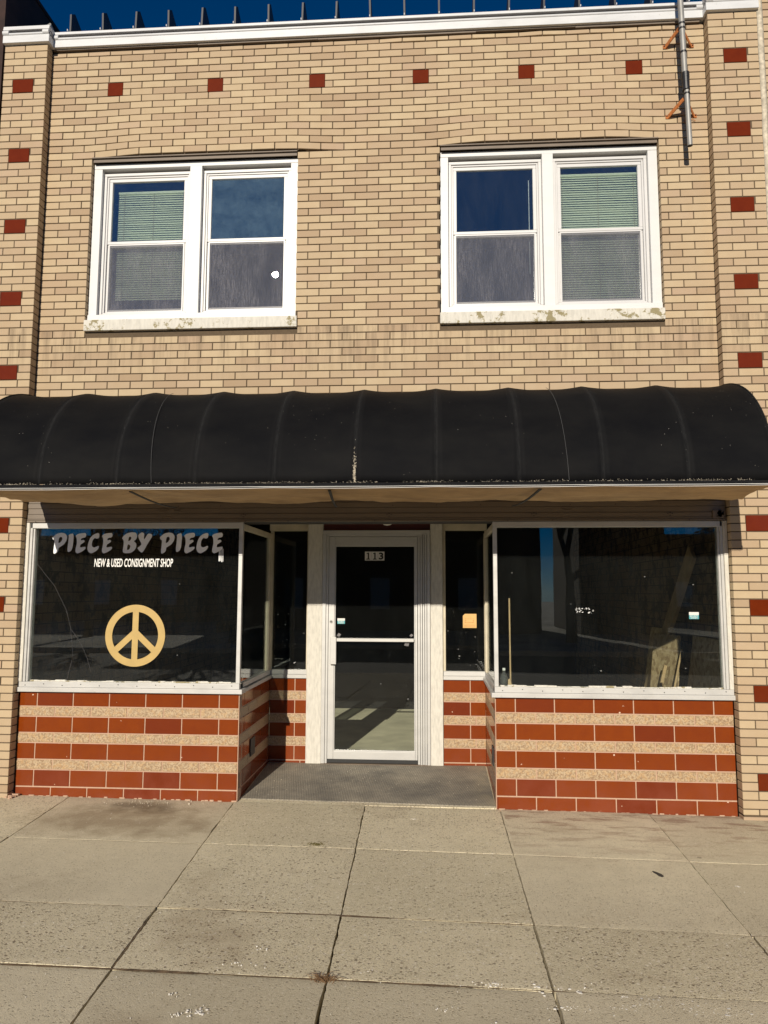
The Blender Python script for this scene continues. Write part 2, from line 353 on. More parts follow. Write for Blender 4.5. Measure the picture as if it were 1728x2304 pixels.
def islands(name, mb, mats, parent=None, **k):
    par = list(range(len(mb.v)))
    def fd(a):
        while par[a] != a: par[a] = par[par[a]]; a = par[a]
        return a
    for f in mb.f:
        for i in f[1:]: par[fd(i)] = fd(f[0])
    gr_ = {}
    for f, m in zip(mb.f, mb.mi): gr_.setdefault(fd(f[0]), []).append((f, m))
    out = []
    for fs in gr_.values():
        used = sorted({i for f, _ in fs for i in f}); mp = {v: i for i, v in enumerate(used)}
        b = MB(); b.v = [mb.v[i] for i in used]; b.f = [tuple(mp[i] for i in f) for f, _ in fs]; b.mi = [m for _, m in fs]
        out.append(obj(name, b, mats, parent, **k))
    return out
def wloc(o):
    v = Vector((0, 0, 0))
    while o is not None: v += o.location; o = o.parent
    return v
def obj(name, mb, mats, parent=None, bevel=0.0, seg=1, smooth=False, origin=None, fixn=False):
    me = bpy.data.meshes.new(name)
    base = wloc(parent) if parent else Vector((0, 0, 0))
    vs = [Vector(p) for p in mb.v]
    if origin is None:
        lo = [min(p[i] for p in vs) for i in range(3)]; hi = [max(p[i] for p in vs) for i in range(3)]
        origin = Vector(((lo[0]+hi[0])/2, (lo[1]+hi[1])/2, lo[2]))
    origin = Vector(origin)
    me.from_pydata([tuple(p-origin) for p in vs], [], mb.f)
    for m in (mats if isinstance(mats, (list, tuple)) else [mats]): me.materials.append(MAT[m] if isinstance(m, str) else m)
    for p, i in zip(me.polygons, mb.mi): p.material_index = i; p.use_smooth = smooth
    bm = bmesh.new(); bm.from_mesh(me); bmesh.ops.recalc_face_normals(bm, faces=bm.faces); bm.to_mesh(me); bm.free()
    me.update()
    o = bpy.data.objects.new(name, me); COL.objects.link(o); o.parent = parent; o.location = origin-base
    if bevel:
        b = o.modifiers.new('bevel', 'BEVEL'); b.width = bevel; b.segments = seg; b.limit_method = 'ANGLE'; b.angle_limit = R(50)
    return o
def thing(name, label, cat, loc, group=None):
    o = bpy.data.objects.new(name, None); COL.objects.link(o); o.location = loc; o.empty_display_size = .1
    o['label'] = label; o['category'] = cat
    if group: o['group'] = group
    return o
def tag(o, label, cat, group=None):
    o['label'] = label; o['category'] = cat
    if group: o['group'] = group
    return o
def struct(name, mb, mat, **k):
    o = obj(name, mb, mat, **k); o['kind'] = 'structure'; return o
def text_shapes(mb, s, x0, x1, z0, z1, y0, y1, m=0, bold=.0, shear=0.0):
    cu = bpy.data.curves.new('txt', 'FONT'); cu.body = s; cu.size = 1; cu.offset = bold; cu.shear = shear; cu.resolution_u = 3; cu.fill_mode = 'FRONT'
    o = bpy.data.objects.new('txt', cu); COL.objects.link(o)
    dg = bpy.context.evaluated_depsgraph_get(); me = bpy.data.meshes.new_from_object(o.evaluated_get(dg))
    xs = [v.co.x for v in me.vertices]; ys = [v.co.y for v in me.vertices]; ax, bx = min(xs), max(xs); ay, by = min(ys), max(ys)
    n = len(me.vertices)
    P = [(x0+(v.co.x-ax)/(bx-ax)*(x1-x0), z0+(v.co.y-ay)/(by-ay)*(z1-z0)) for v in me.vertices]
    fs = [tuple(p.vertices) for p in me.polygons]
    cnt = {}
    for f in fs:
        for i in range(len(f)):
            e = (f[i], f[(i+1) % len(f)]); cnt[tuple(sorted(e))] = cnt.get(tuple(sorted(e)), 0)+1
    side = [(a, b, n+b, n+a) for (a, b), c in cnt.items() if c == 1]
    mb.add([(x, y0, z) for x, z in P]+[(x, y1, z) for x, z in P], fs+[tuple(n+i for i in reversed(f)) for f in fs]+side, m)
    bpy.data.objects.remove(o); bpy.data.curves.remove(cu); bpy.data.meshes.remove(me)

GZ = -.26
BM = .2032; CH = BM/3; J = .0083
def ground_z(x): return -.262 - .0075*(x+.4)
# ------------------------------------------------------------------ setting: ground
g = MB(); g.quad((-150, -150, -.47), (150, -150, -.47), (150, 60, -.47), (-150, 60, -.47)); struct('ground', g, 'lawn')
g = MB(); g.quad((-150, -17, -.44), (150, -17, -.44), (150, -5.2-2.6, -.44), (-150, -5.2-2.6, -.44)); struct('street', g, 'asphalt')
g = MB(); g.box(-60, 60, -7.8, -7.62, -.47, -.27); g.box(-60, 60, -17.2, -17, -.47, -.29); struct('kerb', g, 'sidewalk_far', bevel=.015)
g = MB(); g.box(-60, 60, -7.62, 1.6, -.6, -.33); struct('soil_bed', g, 'soil')

def slab_mesh(mb, xa, xb, ya, yb, gap, step=.07, m=0):
    """xa(y), xb(y) edge functions, ya(x), yb(x)"""
    nx = max(2, int(abs(xb(0)-xa(0))/step)); ny = max(2, int(abs(yb(0)-ya(0))/step))
    o = len(mb.v); seed = random.uniform(0, 50); tiltx = random.uniform(-.0025, .0025); tilty = random.uniform(-.0025, .0025); lift = random.uniform(-.002, .002)
    top = []
    for j in range(ny+1):
        for i in range(nx+1):
            s_ = i/nx; t_ = j/ny
            y = ya(0)*(1-t_)+yb(0)*t_; x = xa(y)*(1-s_)+xb(y)*s_
            y = ya(x)*(1-t_)+yb(x)*t_
            e = 0
            ex = min(i, nx-i); ey = min(j, ny-j)
            nn = noise.noise(Vector((x*9, y*9, seed))); n2 = max(0, noise.noise(Vector((x*3.1, y*3.1, seed+9))))**2
            amt = gap/2 + .003*nn + .0045*noise.noise(Vector((x*31, y*31, seed))) + .014*n2
            if i == 0: x += amt
            if i == nx: x -= amt
            if j == 0: y += amt
            if j == ny: y -= amt
            z = ground_z(x)+lift+tiltx*(s_-.5)*2+tilty*(t_-.5)*2 + .0015*noise.noise(Vector((x*2, y*2, seed)))
            if ex == 0 or ey == 0: z -= .0015
            mb.v.append((x, y, z)); top.append(z)
    for j in range(ny):
        for i in range(nx):
            a = o+j*(nx+1)+i; mb.f.append((a, a+1, a+nx+2, a+nx+1)); mb.mi.append(m)
    rim = [o+i for i in range(nx+1)]+[o+j*(nx+1)+nx for j in range(1, ny+1)]+[o+ny*(nx+1)+i for i in range(nx-1, -1, -1)]+[o+j*(nx+1) for j in range(ny-1, 0, -1)]
    b = len(mb.v)
    for r_ in rim: x, y, z = mb.v[r_]; mb.v.append((x, y, z-.09))
    n = len(rim)
    for i in range(n): mb.f.append((rim[i], b+i, b+(i+1) % n, rim[(i+1) % n])); mb.mi.append(m)
def lin(p, q): return lambda t: p[1]+(q[1]-p[1])*(t-p[0])/(q[0]-p[0])
# x joints as functions of y, y joints as functions of x (kinks of the photo kept)
X0 = lin((.146, -2.906), (-.967, -2.817)); XA = lin((.1, -1.50), (-3.1, -1.30)); XB = lin((.1, -.412), (-3.1, -.315)); XC = lin((0, .68), (-3, .677)); XD = lin((0, 1.85), (-2.28, 1.77))
def XL(k): return lambda y: -2.85-k*1.25
def XR_(k): return lambda y: 1.8+k*1.2
YT = lambda x: .10; YT2 = lambda x: .10
Y1 = lambda x: -.955-.02*max(0, x); Y2 = lambda x: -2.0-.035*max(0, min(2, (x+1)/1.5)); Y3 = lambda x: -2.70-.01*x
def Yk(k): return lambda x: -2.70-1.06*k-.01*x
cols = [(XL(2), XL(1), 0), (XL(1), XL(0), 0), (XL(0), XA, 0), (XA, XB, 0), (XB, XC, 0), (XC, XD, 1), (XD, XR_(1), 1), (XR_(1), XR_(2), 0), (XR_(2), XR_(3), 0)]
cols[1] = (XL(1), X0, 0); cols[2] = (X0, XA, 0)
rows = [(YT, Y1), (Y1, Y2), (Y2, Y3), (Y3, Yk(1)), (Yk(1), Yk(2)), (Yk(2), Yk(3)), (Yk(3), Yk(4)), (Yk(4), lambda x: -7.62)]
sw = MB()
for ci, (a, b, sm) in enumerate(cols):
    for ri, (t_, b_) in enumerate(rows):
        mm = 1 if (ci == 2 and ri < 2) or (ci >= 5 and ri < 2) or (ri >= 3) else 0
        gap = .007 if ri < 2 else .011
        slab_mesh(sw, a, b, b_, t_, gap, .03, mm)
sidewalk = struct('sidewalk', sw, ['slab', 'slab_smooth'], smooth=True)
wd = sidewalk.modifiers.new('edge', 'EDGE_SPLIT'); wd.split_angle = R(40)
g = MB(); g.box(-60, XL(2)(0), -7.62, 1.3, -.4, -.262); g.box(XR_(3)(0), 60, -7.62, 1.3, -.4, -.30); struct('far_sidewalk', g, 'sidewalk_far')
# soil and dry dirt that has filled the joints
g = MB()
def strip(pts, wd_, z=.0035):
    for i in range(len(pts)-1):
        (x0, y0), (x1, y1) = pts[i], pts[i+1]; dx, dy = x1-x0, y1-y0; L = math.hypot(dx, dy); n = max(1, int(L/.018))
        for k in range(n):
            a = k/n; b = (k+1)/n
            pa = (x0+dx*a, y0+dy*a); pb = (x0+dx*b, y0+dy*b); nx, ny = -dy/L, dx/L
            wa = wd_*max(.45, .7+1.2*noise.noise(Vector((pa[0]*2.2, pa[1]*2.2, 3)))+.5*noise.noise(Vector((pa[0]*25, pa[1]*25, 3)))); wb = wd_*max(.45, .7+1.2*noise.noise(Vector((pb[0]*2.2, pb[1]*2.2, 3)))+.5*noise.noise(Vector((pb[0]*25, pb[1]*25, 3))))
            g.quad((pa[0]-nx*wa, pa[1]-ny*wa, ground_z(pa[0])-z), (pb[0]-nx*wb, pb[1]-ny*wb, ground_z(pb[0])-z), (pb[0]+nx*wb, pb[1]+ny*wb, ground_z(pb[0])-z), (pa[0]+nx*wa, pa[1]+ny*wa, ground_z(pa[0])-z))
strip([(-2.8-1.2, Y2(-3)), (-1.4, Y2(-1.4)), (-.36, Y2(-.36)), (.68, Y2(.68)), (1.8, Y2(1.8))], .007)
strip([(-4, -2.70), (-1.33, -2.69), (-.33, -2.70), (.35, -2.70)], .011, .0005)
strip([(XA(-2.2), -2.2), (XA(-2.69), -2.69)], .005)
strip([(-2.82, Y1(-2.8)), (-1.44, Y1(-1.4)), (-.39, Y1(-.4)), (.68, Y1(.68)), (1.82, Y1(1.82)), (3.0, Y1(3.0))], .0045, .0025); strip([(1.8, Y2(1.8)), (3.2, Y2(3.2))], .006, .002); strip([(.35, Y3(.3)), (3.2, Y3(3.2))], .006, .002); strip([(-4, Y2(-4)), (-2.8, Y2(-2.8))], .006, .002) 
o = struct('joint_dirt', g, 'soil')

# ------------------------------------------------------------------ bricks
def bricks(mb, x0, x1, y, z0, z1, phase=0.0, mod=BM, depth=.09, holes=(), inserts=(), lift=None, minw=.02, side=None):
    r0_ = math.floor(z0/CH+1e-6); r1 = math.ceil(z1/CH-1e-6)
    for r_ in range(r0_, r1):
        za = max(z0, r_*CH)+J/2; zb = min(z1, (r_+1)*CH)-J/2
        if zb-za < .015: continue
        xs = x0+((phase+(mod/2 if r_ % 2 else 0)) % mod)-mod
        edges = []
        while xs < x1+mod: edges.append(xs); xs += mod
        edges = [x0]+[e for e in edges if x0+.05 < e < x1-.05]+[x1]
        for a, b in zip(edges[:-1], edges[1:]):
            a2 = a+(J/2 if a > x0 else 0); b2 = b-(J/2 if b < x1 else 0)
            segs = [(a2, b2)]
            for hx0, hx1, hz0, hz1 in list(holes)+list(inserts):
                if zb > hz0+.004 and za < hz1-.004:
                    ns = []
                    for (p, q) in segs:
                        if q <= hx0 or p >= hx1: ns.append((p, q)); continue
                        if p < hx0: ns.append((p, hx0))
                        if q > hx1: ns.append((hx1, q))
                    segs = ns
            for (p, q) in segs:
                if q-p < minw: continue
                o_ = len(mb.v)
                mb.box(p, q, y, y+depth, za, zb, 0, .0013, .0006)
                if lift:
                    dp, dq = lift(r_, p), lift(r_, q)
                    for i_ in range(8):
                        e_ = dq if i_ in (1, 2, 5, 6) else dp; v_ = mb.v[o_+i_]
                        mb.v[o_+i_] = (v_[0], v_[1]-(e_[2] if i_ in (0, 1, 4, 5) else 0), v_[2]+(e_[0] if i_ < 4 else e_[1]))

# openings (x0,x1,z0,z1)
WL = (-2.965, -1.055, 3.88, 5.421); WR = (.222, 2.130, 3.88, 5.421)
SL = (-2.962, -1.034, 3.775, 3.88); SR = (.216, 2.127, 3.775, 3.88)
XLw, XRw = -3.39, 2.553
MOD = .2095
mainins = []
for i in range(6):
    cx = -2.7735+i*4.5*MOD; mainins.append((cx-.073, cx+.073, 6.096-CH+.004, 6.096+CH-.004))
def lift(r_, x):
    for (c0, c1) in ((-3.06, -.60), (.06, 2.22)):
        if c0 < x < c1 and 80 <= r_ < 90:
            t_ = (x-c0)/(c1-c0); s_ = min(1, 4*min(t_, 1-t_)); s_ = s_*s_*(3-2*s_); k = 1-(r_-80)/10
            return (.027*s_*k, .025*s_*k, .012*s_*k*k)
    if r_ == 95 and -.25 < x < 2.3: return (0, 0, .012*noise.noise(Vector((x*3, 1, 1)))+.006)
    return (0, 0, 0)

bld = thing('shop_building', 'two storey tan brick shop with red tile storefront and white trimmed upper windows', 'building', (-.41, 1.2, -.26))
mb = MB()
bricks(mb, XLw, XRw, .10, 2.30, 6.478, phase=.03, mod=MOD, holes=(WL, WR, SL, SR), inserts=mainins, lift=lift)
obj('brick_wall', mb, 'brick', bld, bevel=.0022)
mb = MB()
def backing(mb, x0, x1, z0, z1, y0, y1, holes):
    xs = sorted({x0, x1}|{h[0] for h in holes}|{h[1] for h in holes}); zs = sorted({z0, z1}|{h[2] for h in holes}|{h[3] for h in holes})
    for i in range(len(xs)-1):
        run = None
        for k in range(len(zs)-1):
            cx = (xs[i]+xs[i+1])/2; cz = (zs[k]+zs[k+1])/2
            if any(h[0] < cx < h[1] and h[2] < cz < h[3] for h in holes):
                if run is not None: mb.box(xs[i], xs[i+1], y0, y1, run, zs[k]); run = None
            elif run is None: run = zs[k]
        if run is not None: mb.box(xs[i], xs[i+1], y0, y1, run, zs[-1])
ex = .007
backing(mb, XLw, XRw, 2.30, 6.49, .1095, .30, [(WL[0]-ex, WL[1]+ex, SL[2]-.0, WL[3]), (WR[0]-ex, WR[1]+ex, SR[2], WR[3]), (-2.98, -.78, 5.4215, 5.441), (.12, 2.17, 5.4215, 5.441)])
obj('mortar_joints', mb, 'mortar', bld)
# pilasters
def pilaster(x0, x1, xins, ks, front=0.0):
    ins = [(xins, xins+.197, k*10*CH-CH+.004, k*10*CH+CH-.004) for k in ks]
    mb = MB(); bricks(mb, x0, x1, front, -.25+ (0.0), 6.50, phase=(xins-x0) % BM + .001, depth=.095, inserts=ins)
    mb.box(x0, x1, front, front+.095, -.30, -.262)
    p = obj('pilaster', mb, 'brick', bld, bevel=.0022)
    mb = MB(); mb.box(x0+.007, x1-.007, front+.007, front+.30, -.5, 6.50); obj('mortar', mb, 'mortar', p)
    for (a, b, c, d_) in ins:
        mb = MB(); mb.box(a+.002, b-.002, front-.001, front+.03, c, d_, 0, .0008, .0004); obj('accent_tile', mb, 'accent', p, bevel=.003)
    return p
pilaster(-3.797, -3.39, -3.509-.196, range(0, 10))
pilaster(2.553, 2.972, 2.6746, range(0, 10))
for (a, b, c, d_) in mainins:
    mb = MB(); mb.box(a+.002, b-.002, .099, .13, c, d_, 0, .0008, .0004); obj('accent_tile', mb, 'accent', bld, bevel=.003)

# coping
def coping_profile(mb, x0, x1, yf, zb=6.507, cap=True, ztop=6.655):
    mb.box(x0, x1, yf, yf+.12, zb, zb+.072, 0)                    # fascia
    mb.tube([(x0, yf+.004, zb+.083), (x1, yf+.004, zb+.083)], .0125, 12, 0)
    mb.box(x0+.001, x1-.001, yf+.030, yf+.12, zb+.0725, zb+.122, 1)  # grey groove
    mb.box(x0, x1, yf-.004, yf+.12, zb+.1225, ztop, 0)            # rolled lip
    if cap:
        for xx in (x0, x1-.06):
            mb.tube([(xx, yf+.006, zb+.095), (xx+.06, yf+.006, zb+.095)], .024, 14, 0)
mb = MB(); coping_profile(mb, XLw+.012, XRw-.012, .055)
mb.box(XLw+.01, XRw-.01, .07, .42, 6.656, 6.672, 0)
for i in range(19):
    x = -3.235+i*.3143
    if x < 2.5: mb.box(x-.004, x+.004, .046, .42, 6.66, 6.681, 0)
cop = obj('coping', mb, ['coping', 'greyband'], bld, bevel=.003, seg=2)
mb = MB()
x = XLw+.01
while x < XRw-.3:   # rusty steel drip under the coping, in lengths that do not quite line up
    L = random.uniform(.7, 1.5); hh = random.uniform(.012, .026); mb.box(x, min(x+L, XRw-.01), .082, .20, 6.507-hh-.0, 6.5065, 0); x += L+.002
islands('drip_edge', mb, 'brown_metal', cop)
for (a, b) in ((-3.803, -3.362), (2.533, 2.978)):
    mb = MB(); coping_profile(mb, a, b, -.035, 6.503, ztop=6.645); mb.box(a, b, -.034, .42, 6.6455, 6.665, 0)
    mb.box(a, a+.02, .086, .4, 6.503, 6.645, 0); mb.box(b-.02, b, .086, .4, 6.503, 6.645, 0)
    obj('pilaster_coping', mb, ['coping', 'greyband'], bld, bevel=.003, seg=2)
mb = MB(); c = Vector((-3.52, .25, 6.92)); P4 = [(-3.66, .10, 6.66), (-3.45, .10, 6.66), (-3.42, .42, 6.66), (-3.66, .42, 6.66)]
mb.add(P4+[c, c+Vector((.012, .0, -.01))], [(0, 1, 5, 4), (1, 2, 5), (2, 3, 4, 5), (3, 0, 4), (3, 2, 1, 0)]); obj('flashing_peak', mb, 'pipe', bld)
# fins standing on the coping
for i in range(19):
    x = -3.235+i*.3143
    if x > 2.47: break
    mb = MB(); t_ = .008; lean = random.uniform(-.006, .006); hh = .158+random.uniform(-.006, .006)
    hh += .03; pr = [(.10, 6.682), (.33, 6.682), (.30, 6.682+hh-.01), (.165, 6.682+hh+.052), (.10, 6.682+hh)]
    vs = [(x-t_+(lean if q > 1 else 0), p[0], p[1]) for q, p in enumerate(pr)]+[(x+t_+(lean if q > 1 else 0), p[0], p[1]) for q, p in enumerate(pr)]
    mb.add(vs, [(0, 1, 2, 3, 4), (9, 8, 7, 6, 5)]+[(i_, 5+i_, 5+(i_+1) % 5, (i_+1) % 5) for i_ in range(5)]); obj('roof_fin', mb, 'darkmetal', bld)
# body of the building behind the facade: roof, side walls, rooms
mb = MB()
mb.box(-3.82, 2.97, .44, .66, 6.3, 6.60)              # parapet back
mb.box(-3.82, 2.97, .66, 14, 6.1, 6.3)                # roof
mb.box(-3.81, -3.78, .30, 14, -.4, 6.1); mb.box(2.98, 3.01, .30, 14, -.4, 6.1); mb.box(-3.78, 2.98, 13.8, 14, -.4, 6.1)
mb.box(XLw+.002, XRw-.002, .301, .44, 5.425, 6.505)
obj('building_shell', mb, 'dark_room', bld)
mb = MB(); mb.box(-3.78, 2.98, 3.6, 3.7, 3.0, 6.1); mb.box(-3.78, 2.98, .301, 13.8, 3.0, 3.1)
mb.box(-.1, .0, .301, 3.6, 3.1, 6.1)
obj('upper_room', mb, 'dark_room', bld)

# ------------------------------------------------------------------ upper windows
def lintel(W):
    mb = MB(); mb.box(W[0]+.004, W[1]-.004, .094, .20, 5.421, 5.430); mb.box(W[0]+.01, W[1]-.01, .112, .12, 5.39, 5.421)
    return mb
def upper_window(W, S, xs, nm, blinds):
    x0, x1 = W[0]+.004, W[1]-.004; zt = 5.421; zb = 3.90
    cs = MB()
    yf = .150
    cs.box(x0, x1, yf, .29, 5.345, zt-.03)                         # head
    cs.box(x0, xs[0], yf+.002, .29, zb, 5.345); cs.box(xs[3], x1, yf+.002, .29, zb, 5.345)
    cs.box(xs[1], xs[2], yf-.004, .29, zb, 5.345)
    cs.box(x0, x1, yf-.012, .29, 3.881, zb+.05)
    win = obj('window', cs, 'casing', bld, bevel=.003, seg=2)
    obj('lintel', lintel(W), 'brown_metal', bld)
    sl = MB(); sl.box(S[0]+.002, S[1]-.002, .070, .29, S[2]+.004, S[3])
    si = obj('window_sill', sl, 'sill', bld, bevel=.006, seg=2)
    for k in (0, 1):
        a, b = xs[2*k], xs[2*k+1]; zA = zb+.051; zB = 5.344
        fr = MB(); fr.ring(a+.001, b-.001, zA, zB-.02, .026, .195, .285)
        fr.ring(a+.0275, b-.0275, zA+.026, zB-.046, .016, .207, .285)   # stepped vinyl frame
        obj('vinyl_frame', fr, 'vinyl', win, bevel=.002)
        zm = 4.67
        us = MB(); us.ring(a+.044, b-.044, zm-.022, zB-.063, (.030, .030, .026, .030), .216, .245); obj('upper_sash', us, 'vinyl', win, bevel=.002)
        ls = MB(); ls.ring(a+.044, b-.044, zA+.043, zm-.0222, (.028, .028, .034, .024), .228, .262); obj('lower_sash', ls, 'vinyl', win, bevel=.002)
        gu = MB(); gu.box(a+.072, b-.072, .229, .233, zm+.002, zB-.09)
        obj('pane', gu, 'glass_dusty_sky' if (nm == 'L' and k == 1) else 'glass_up', win)
        gl = MB(); gy = .249
        aa, bb = a+.070, b-.070
        if nm == 'L' and k == 1:      # pane tilt is solved so the sun's glint lands on pc
            pc = Vector((-1.272, gy+.008, 4.33)); nn = (-d-(pc-CAM).normalized()).normalized()
            gl.add([(xx, pc.y-((xx-pc.x)*nn.x+(zz-pc.z)*nn.z)/nn.y, zz) for xx, zz in ((aa, zA+.07), (bb, zA+.07), (bb, zm-.04), (aa, zm-.04))], [(0, 1, 2, 3)])
        else: gl.box(aa, bb, gy, gy+.004, zA+.07, zm-.04)
        obj('pane', gl, 'glass_up', win)
        sc_ = MB(); sc_.box(a+.060, b-.060, .2215, .2230, zA+.044, zm-.024)
        sf = MB(); sf.ring(a+.056, b-.056, zA+.044, zm-.0225, .012, .2195, .2255)
        f_ = obj('screen_frame', sf, 'vinyl', win)
        obj('insect_screen', sc_, 'screen', win)
        g_ = MB()
        for xx in (a+.05, b-.08): g_.box(xx, xx+.03, .193, .20, zA-.006, zA+.002)
        islands('weep_tab', g_, 'black', win)
        if blinds[k]:
            bz0, bz1, bx0, bx1, lab = blinds[k]
            bl = MB(); n = int((bz1-bz0)/.0215)
            for q in range(n):
                z = bz1-.03-q*.0215; tl = .0102+random.uniform(-.001, .001); sag = .002*math.sin(q*.9)
                bl.add([(bx0, .292-.004, z-tl), (bx1, .292-.004, z-tl+sag), (bx1, .292+.008, z+tl+sag), (bx0, .292+.008, z+tl),
                        (bx0, .2935-.004, z-tl), (bx1, .2935-.004, z-tl+sag), (bx1, .2935+.008, z+tl+sag), (bx0, .2935+.008, z+tl)], [(0, 1, 2, 3), (7, 6, 5, 4), (0, 4, 5, 1), (3, 2, 6, 7)])
            t = thing('window_blind', lab, 'blind', ((bx0+bx1)/2, .295, bz0), 'slatted blinds in the upper windows')
            obj('slats', bl, 'blind', t)
            hr = MB(); hr.box(bx0, bx1, .283, .305, bz1-.02, bz1); obj('head_rail', hr, 'blind', t)
            cd_ = MB()
            for xx in ((bx0+.06), (bx0+bx1)/2, (bx1-.06)): cd_.box(xx-.0015, xx+.0015, .2855, .2865, bz0, bz1-.02)
            islands('ladder_cord', cd_, 'side_tan', t)
    return win
upper_window(WL, SL, (-2.884, -2.057, -1.945, -1.125), 'L',
             ((4.14, 5.19, -2.78, -2.10, 'partly lowered pale green slat blind in the left upper window'), None))
upper_window(WR, SR, (.297, 1.125, 1.222, 2.046), 'R',
             (None, (4.0, 5.22, 1.26, 2.01, 'fully lowered pale green slat blind in the right upper window')))
mb = MB(); mb.box(1.02, 1.026, .29, .292, 4.3, 5.18); tag(obj('blind_wand', mb, 'letter_grey'), 'thin pale wand hanging behind the glass of the right upper window', 'wand')

# ------------------------------------------------------------------ mast pipe with brackets
t = thing('pipe_mast', 'grey metal mast pipe strapped to the wall beside the right pilaster', 'pipe', (2.32, -.07, 5.24))
mb = MB(); P0 = Vector((2.326, -.075, 5.235)); P1 = Vector((2.292, -.065, 7.4))
def pm(z): f = (z-P0.z)/(P1.z-P0.z); return P0+(P1-P0)*f
mb.tube([pm(5.82), P1], .0245, 18); obj('upper_pipe', mb, 'pipe', t, smooth=True).modifiers.new('e', 'EDGE_SPLIT')
mb = MB(); lp = [pm(z)+Vector((.008, 0, 0)) for z in (5.235, 5.88)]; mb.tube(lp, .0215, 18, caps=False); mb.tube([lp[0]+Vector((0, 0, .001)), lp[0]+Vector((0, 0, .5))], .0165, 18, 1, caps=True)
obj('lower_pipe', mb, ['pipe', 'black'], t, smooth=True).modifiers.new('e', 'EDGE_SPLIT')
mb = MB()
for z in (6.30, 6.345, 6.08): mb.tube([pm(z), pm(z+.016)], .0275, 16)
for k in range(7): mb.tube([pm(5.74+k*.022)+Vector((.004, 0, 0)), pm(5.765+k*.022)+Vector((.004, 0, 0))], .027+random.uniform(0, .007), 14)
mb.tube([pm(5.70)+Vector((.008, 0, 0)), pm(5.712)+Vector((.008, 0, 0))], .027, 16)
islands('clamp_strap', mb, 'tape', t)
for zc in (6.27, 5.612):
    mb = MB()
    L_ = Vector((2.215, .098, zc)); R_ = Vector((2.44, .098, zc)); C_ = pm(zc+.05)+Vector((0, .03, 0))
    mb.beam(L_, C_+Vector((-.01, 0, .02)), .006, .036, upv=(0, 0, 1)); mb.beam(R_, C_+Vector((.01, 0, .02)), .006, .036, upv=(0, 0, 1))
    mb.box(2.195, 2.235, .092, .099, zc-.016, zc+.016); mb.box(2.42, 2.46, .092, .099, zc-.016, zc+.016)
    for xx in (2.205, 2.45): mb.tube([(xx, .093, zc+.004), (xx, .082, zc+.004)], .005, 8, 1)
    obj('wall_bracket', mb, ['rust', 'tape'], t)
mb = MB(); pts = []
for k in range(14): a = k/13*5; pts.append((2.40+.045*math.cos(a)-.01*k/13, .088, 5.56+.018*math.sin(a)))
mb.tube(pts, .0025, 6); obj('wire_loop', mb, 'rust', t)

# ------------------------------------------------------------------ awning
aw = thing('awning', 'long black curved fabric awning with tan underside above the shop windows', 'awning', (-.4, -.5, 2.2))
AX0, AX1, NB = -3.28, 2.482, 10; BW = (AX1-AX0)/NB; PR = 1.02; AZ = 2.238; BH = .905; AY = .05
def awp(x, th, sag=0.0):
    y = AY-(PR+AY)*max(0, math.sin(th))**.93; z = AZ+BH*math.cos(th)**.97 if math.cos(th) > 1e-6 else AZ
    n = Vector((0, -math.sin(th), math.cos(th))); return Vector((x, y, z))-n*sag
mb = MB(); NX = 12; NTt = 26
for b in range(NB):
    o = len(mb.v); ph = random.uniform(0, 9)
    for j in range(NTt+1):
        th = math.pi/2*j/NTt
        for i in range(NX+1):
            s_ = i/NX; sg = .028*(4*s_*(1-s_))*(max(0, math.cos(th))**.6*.9+.1*math.sin(2*th)) + .004*noise.noise(Vector((s_*3+b*3, th*3, ph)))*4*s_*(1-s_)
            mb.v.append(tuple(awp(AX0+BW*(b+s_), th, sg)))
    for j in range(NTt):
        for i in range(NX): a = o+j*(NX+1)+i; mb.f.append((a, a+1, a+NX+2, a+NX+1)); mb.mi.append(0)
can = obj('canopy', mb, 'awning', aw, smooth=True)
s_ = can.modifiers.new('sol', 'SOLIDIFY'); s_.thickness = .003; s_.offset = -1
for x in (AX0, AX1):    # curved end panels
    mb = MB(); P = [awp(x, math.pi/2*j/26) for j in range(27)]; c = Vector((x, AY, AZ))
    for q in (0, 1):
        dx = .004*q*(1 if x < 0 else -1)
        o = len(mb.v); mb.v += [(x+dx, p.y, p.z) for p in P]+[(x+dx, AY, AZ)]
        for j in range(26): mb.f.append((o+j, o+j+1, o+27)); mb.mi.append(0)
    obj('end_panel', mb, 'awning', aw)
    mb = MB(); mb.tube([p+Vector((0, 0, .002)) for p in P], .006, 8); obj('edge_piping', mb, 'awning', aw)
mb = MB()
for (x, x2) in ((-1.865, -1.95), (1.094, 1.04)):
    mb.tube([awp(x+(x2-x)*(1-j/20), math.pi/2*(.25+.75*j/20), .012) + Vector((0, -.012, .004)) for j in range(21)], .0016, 5)
islands('seam', mb, 'seam', aw)
mb = MB()
mb.box(AX0-.01, AX1+.01, -PR-.008, -PR+.03, AZ-.022, AZ-.004, 0)
mb.box(AX0-.01, AX1+.01, -PR-.0075, -PR+.028, AZ-.033, AZ-.0222, 2)
o = 0
for k, (z0_, amp) in enumerate(((AZ-.029, .0015), (AZ-.037, .006))):   # white vinyl edges of the lining
    N = 120; oo = len(mb.v)
    for i in range(N+1):
        x = AX0+(AX1-AX0)*i/N; bay = (x-AX0)/(BW*2); s2 = abs(math.sin(math.pi*bay)); z = z0_-amp*s2+.001*noise.noise(Vector((x*3, k, 0)))
        mb.v += [(x, -PR-.012, z-.0012), (x, -PR-.012, z+.0012), (x, -PR-.0095, z+.0012), (x, -PR-.0095, z-.0012)]
    for i in range(N):
        for q in range(4): a = oo+i*4; mb.f.append((a+q, a+(q+1) % 4, a+4+(q+1) % 4, a+4+q)); mb.mi.append(1)
rail = obj('front_rail', mb, ['matte_black', 'letter_white', 'matte_black'], aw)
mb = MB()    # pale grit lying along the rail
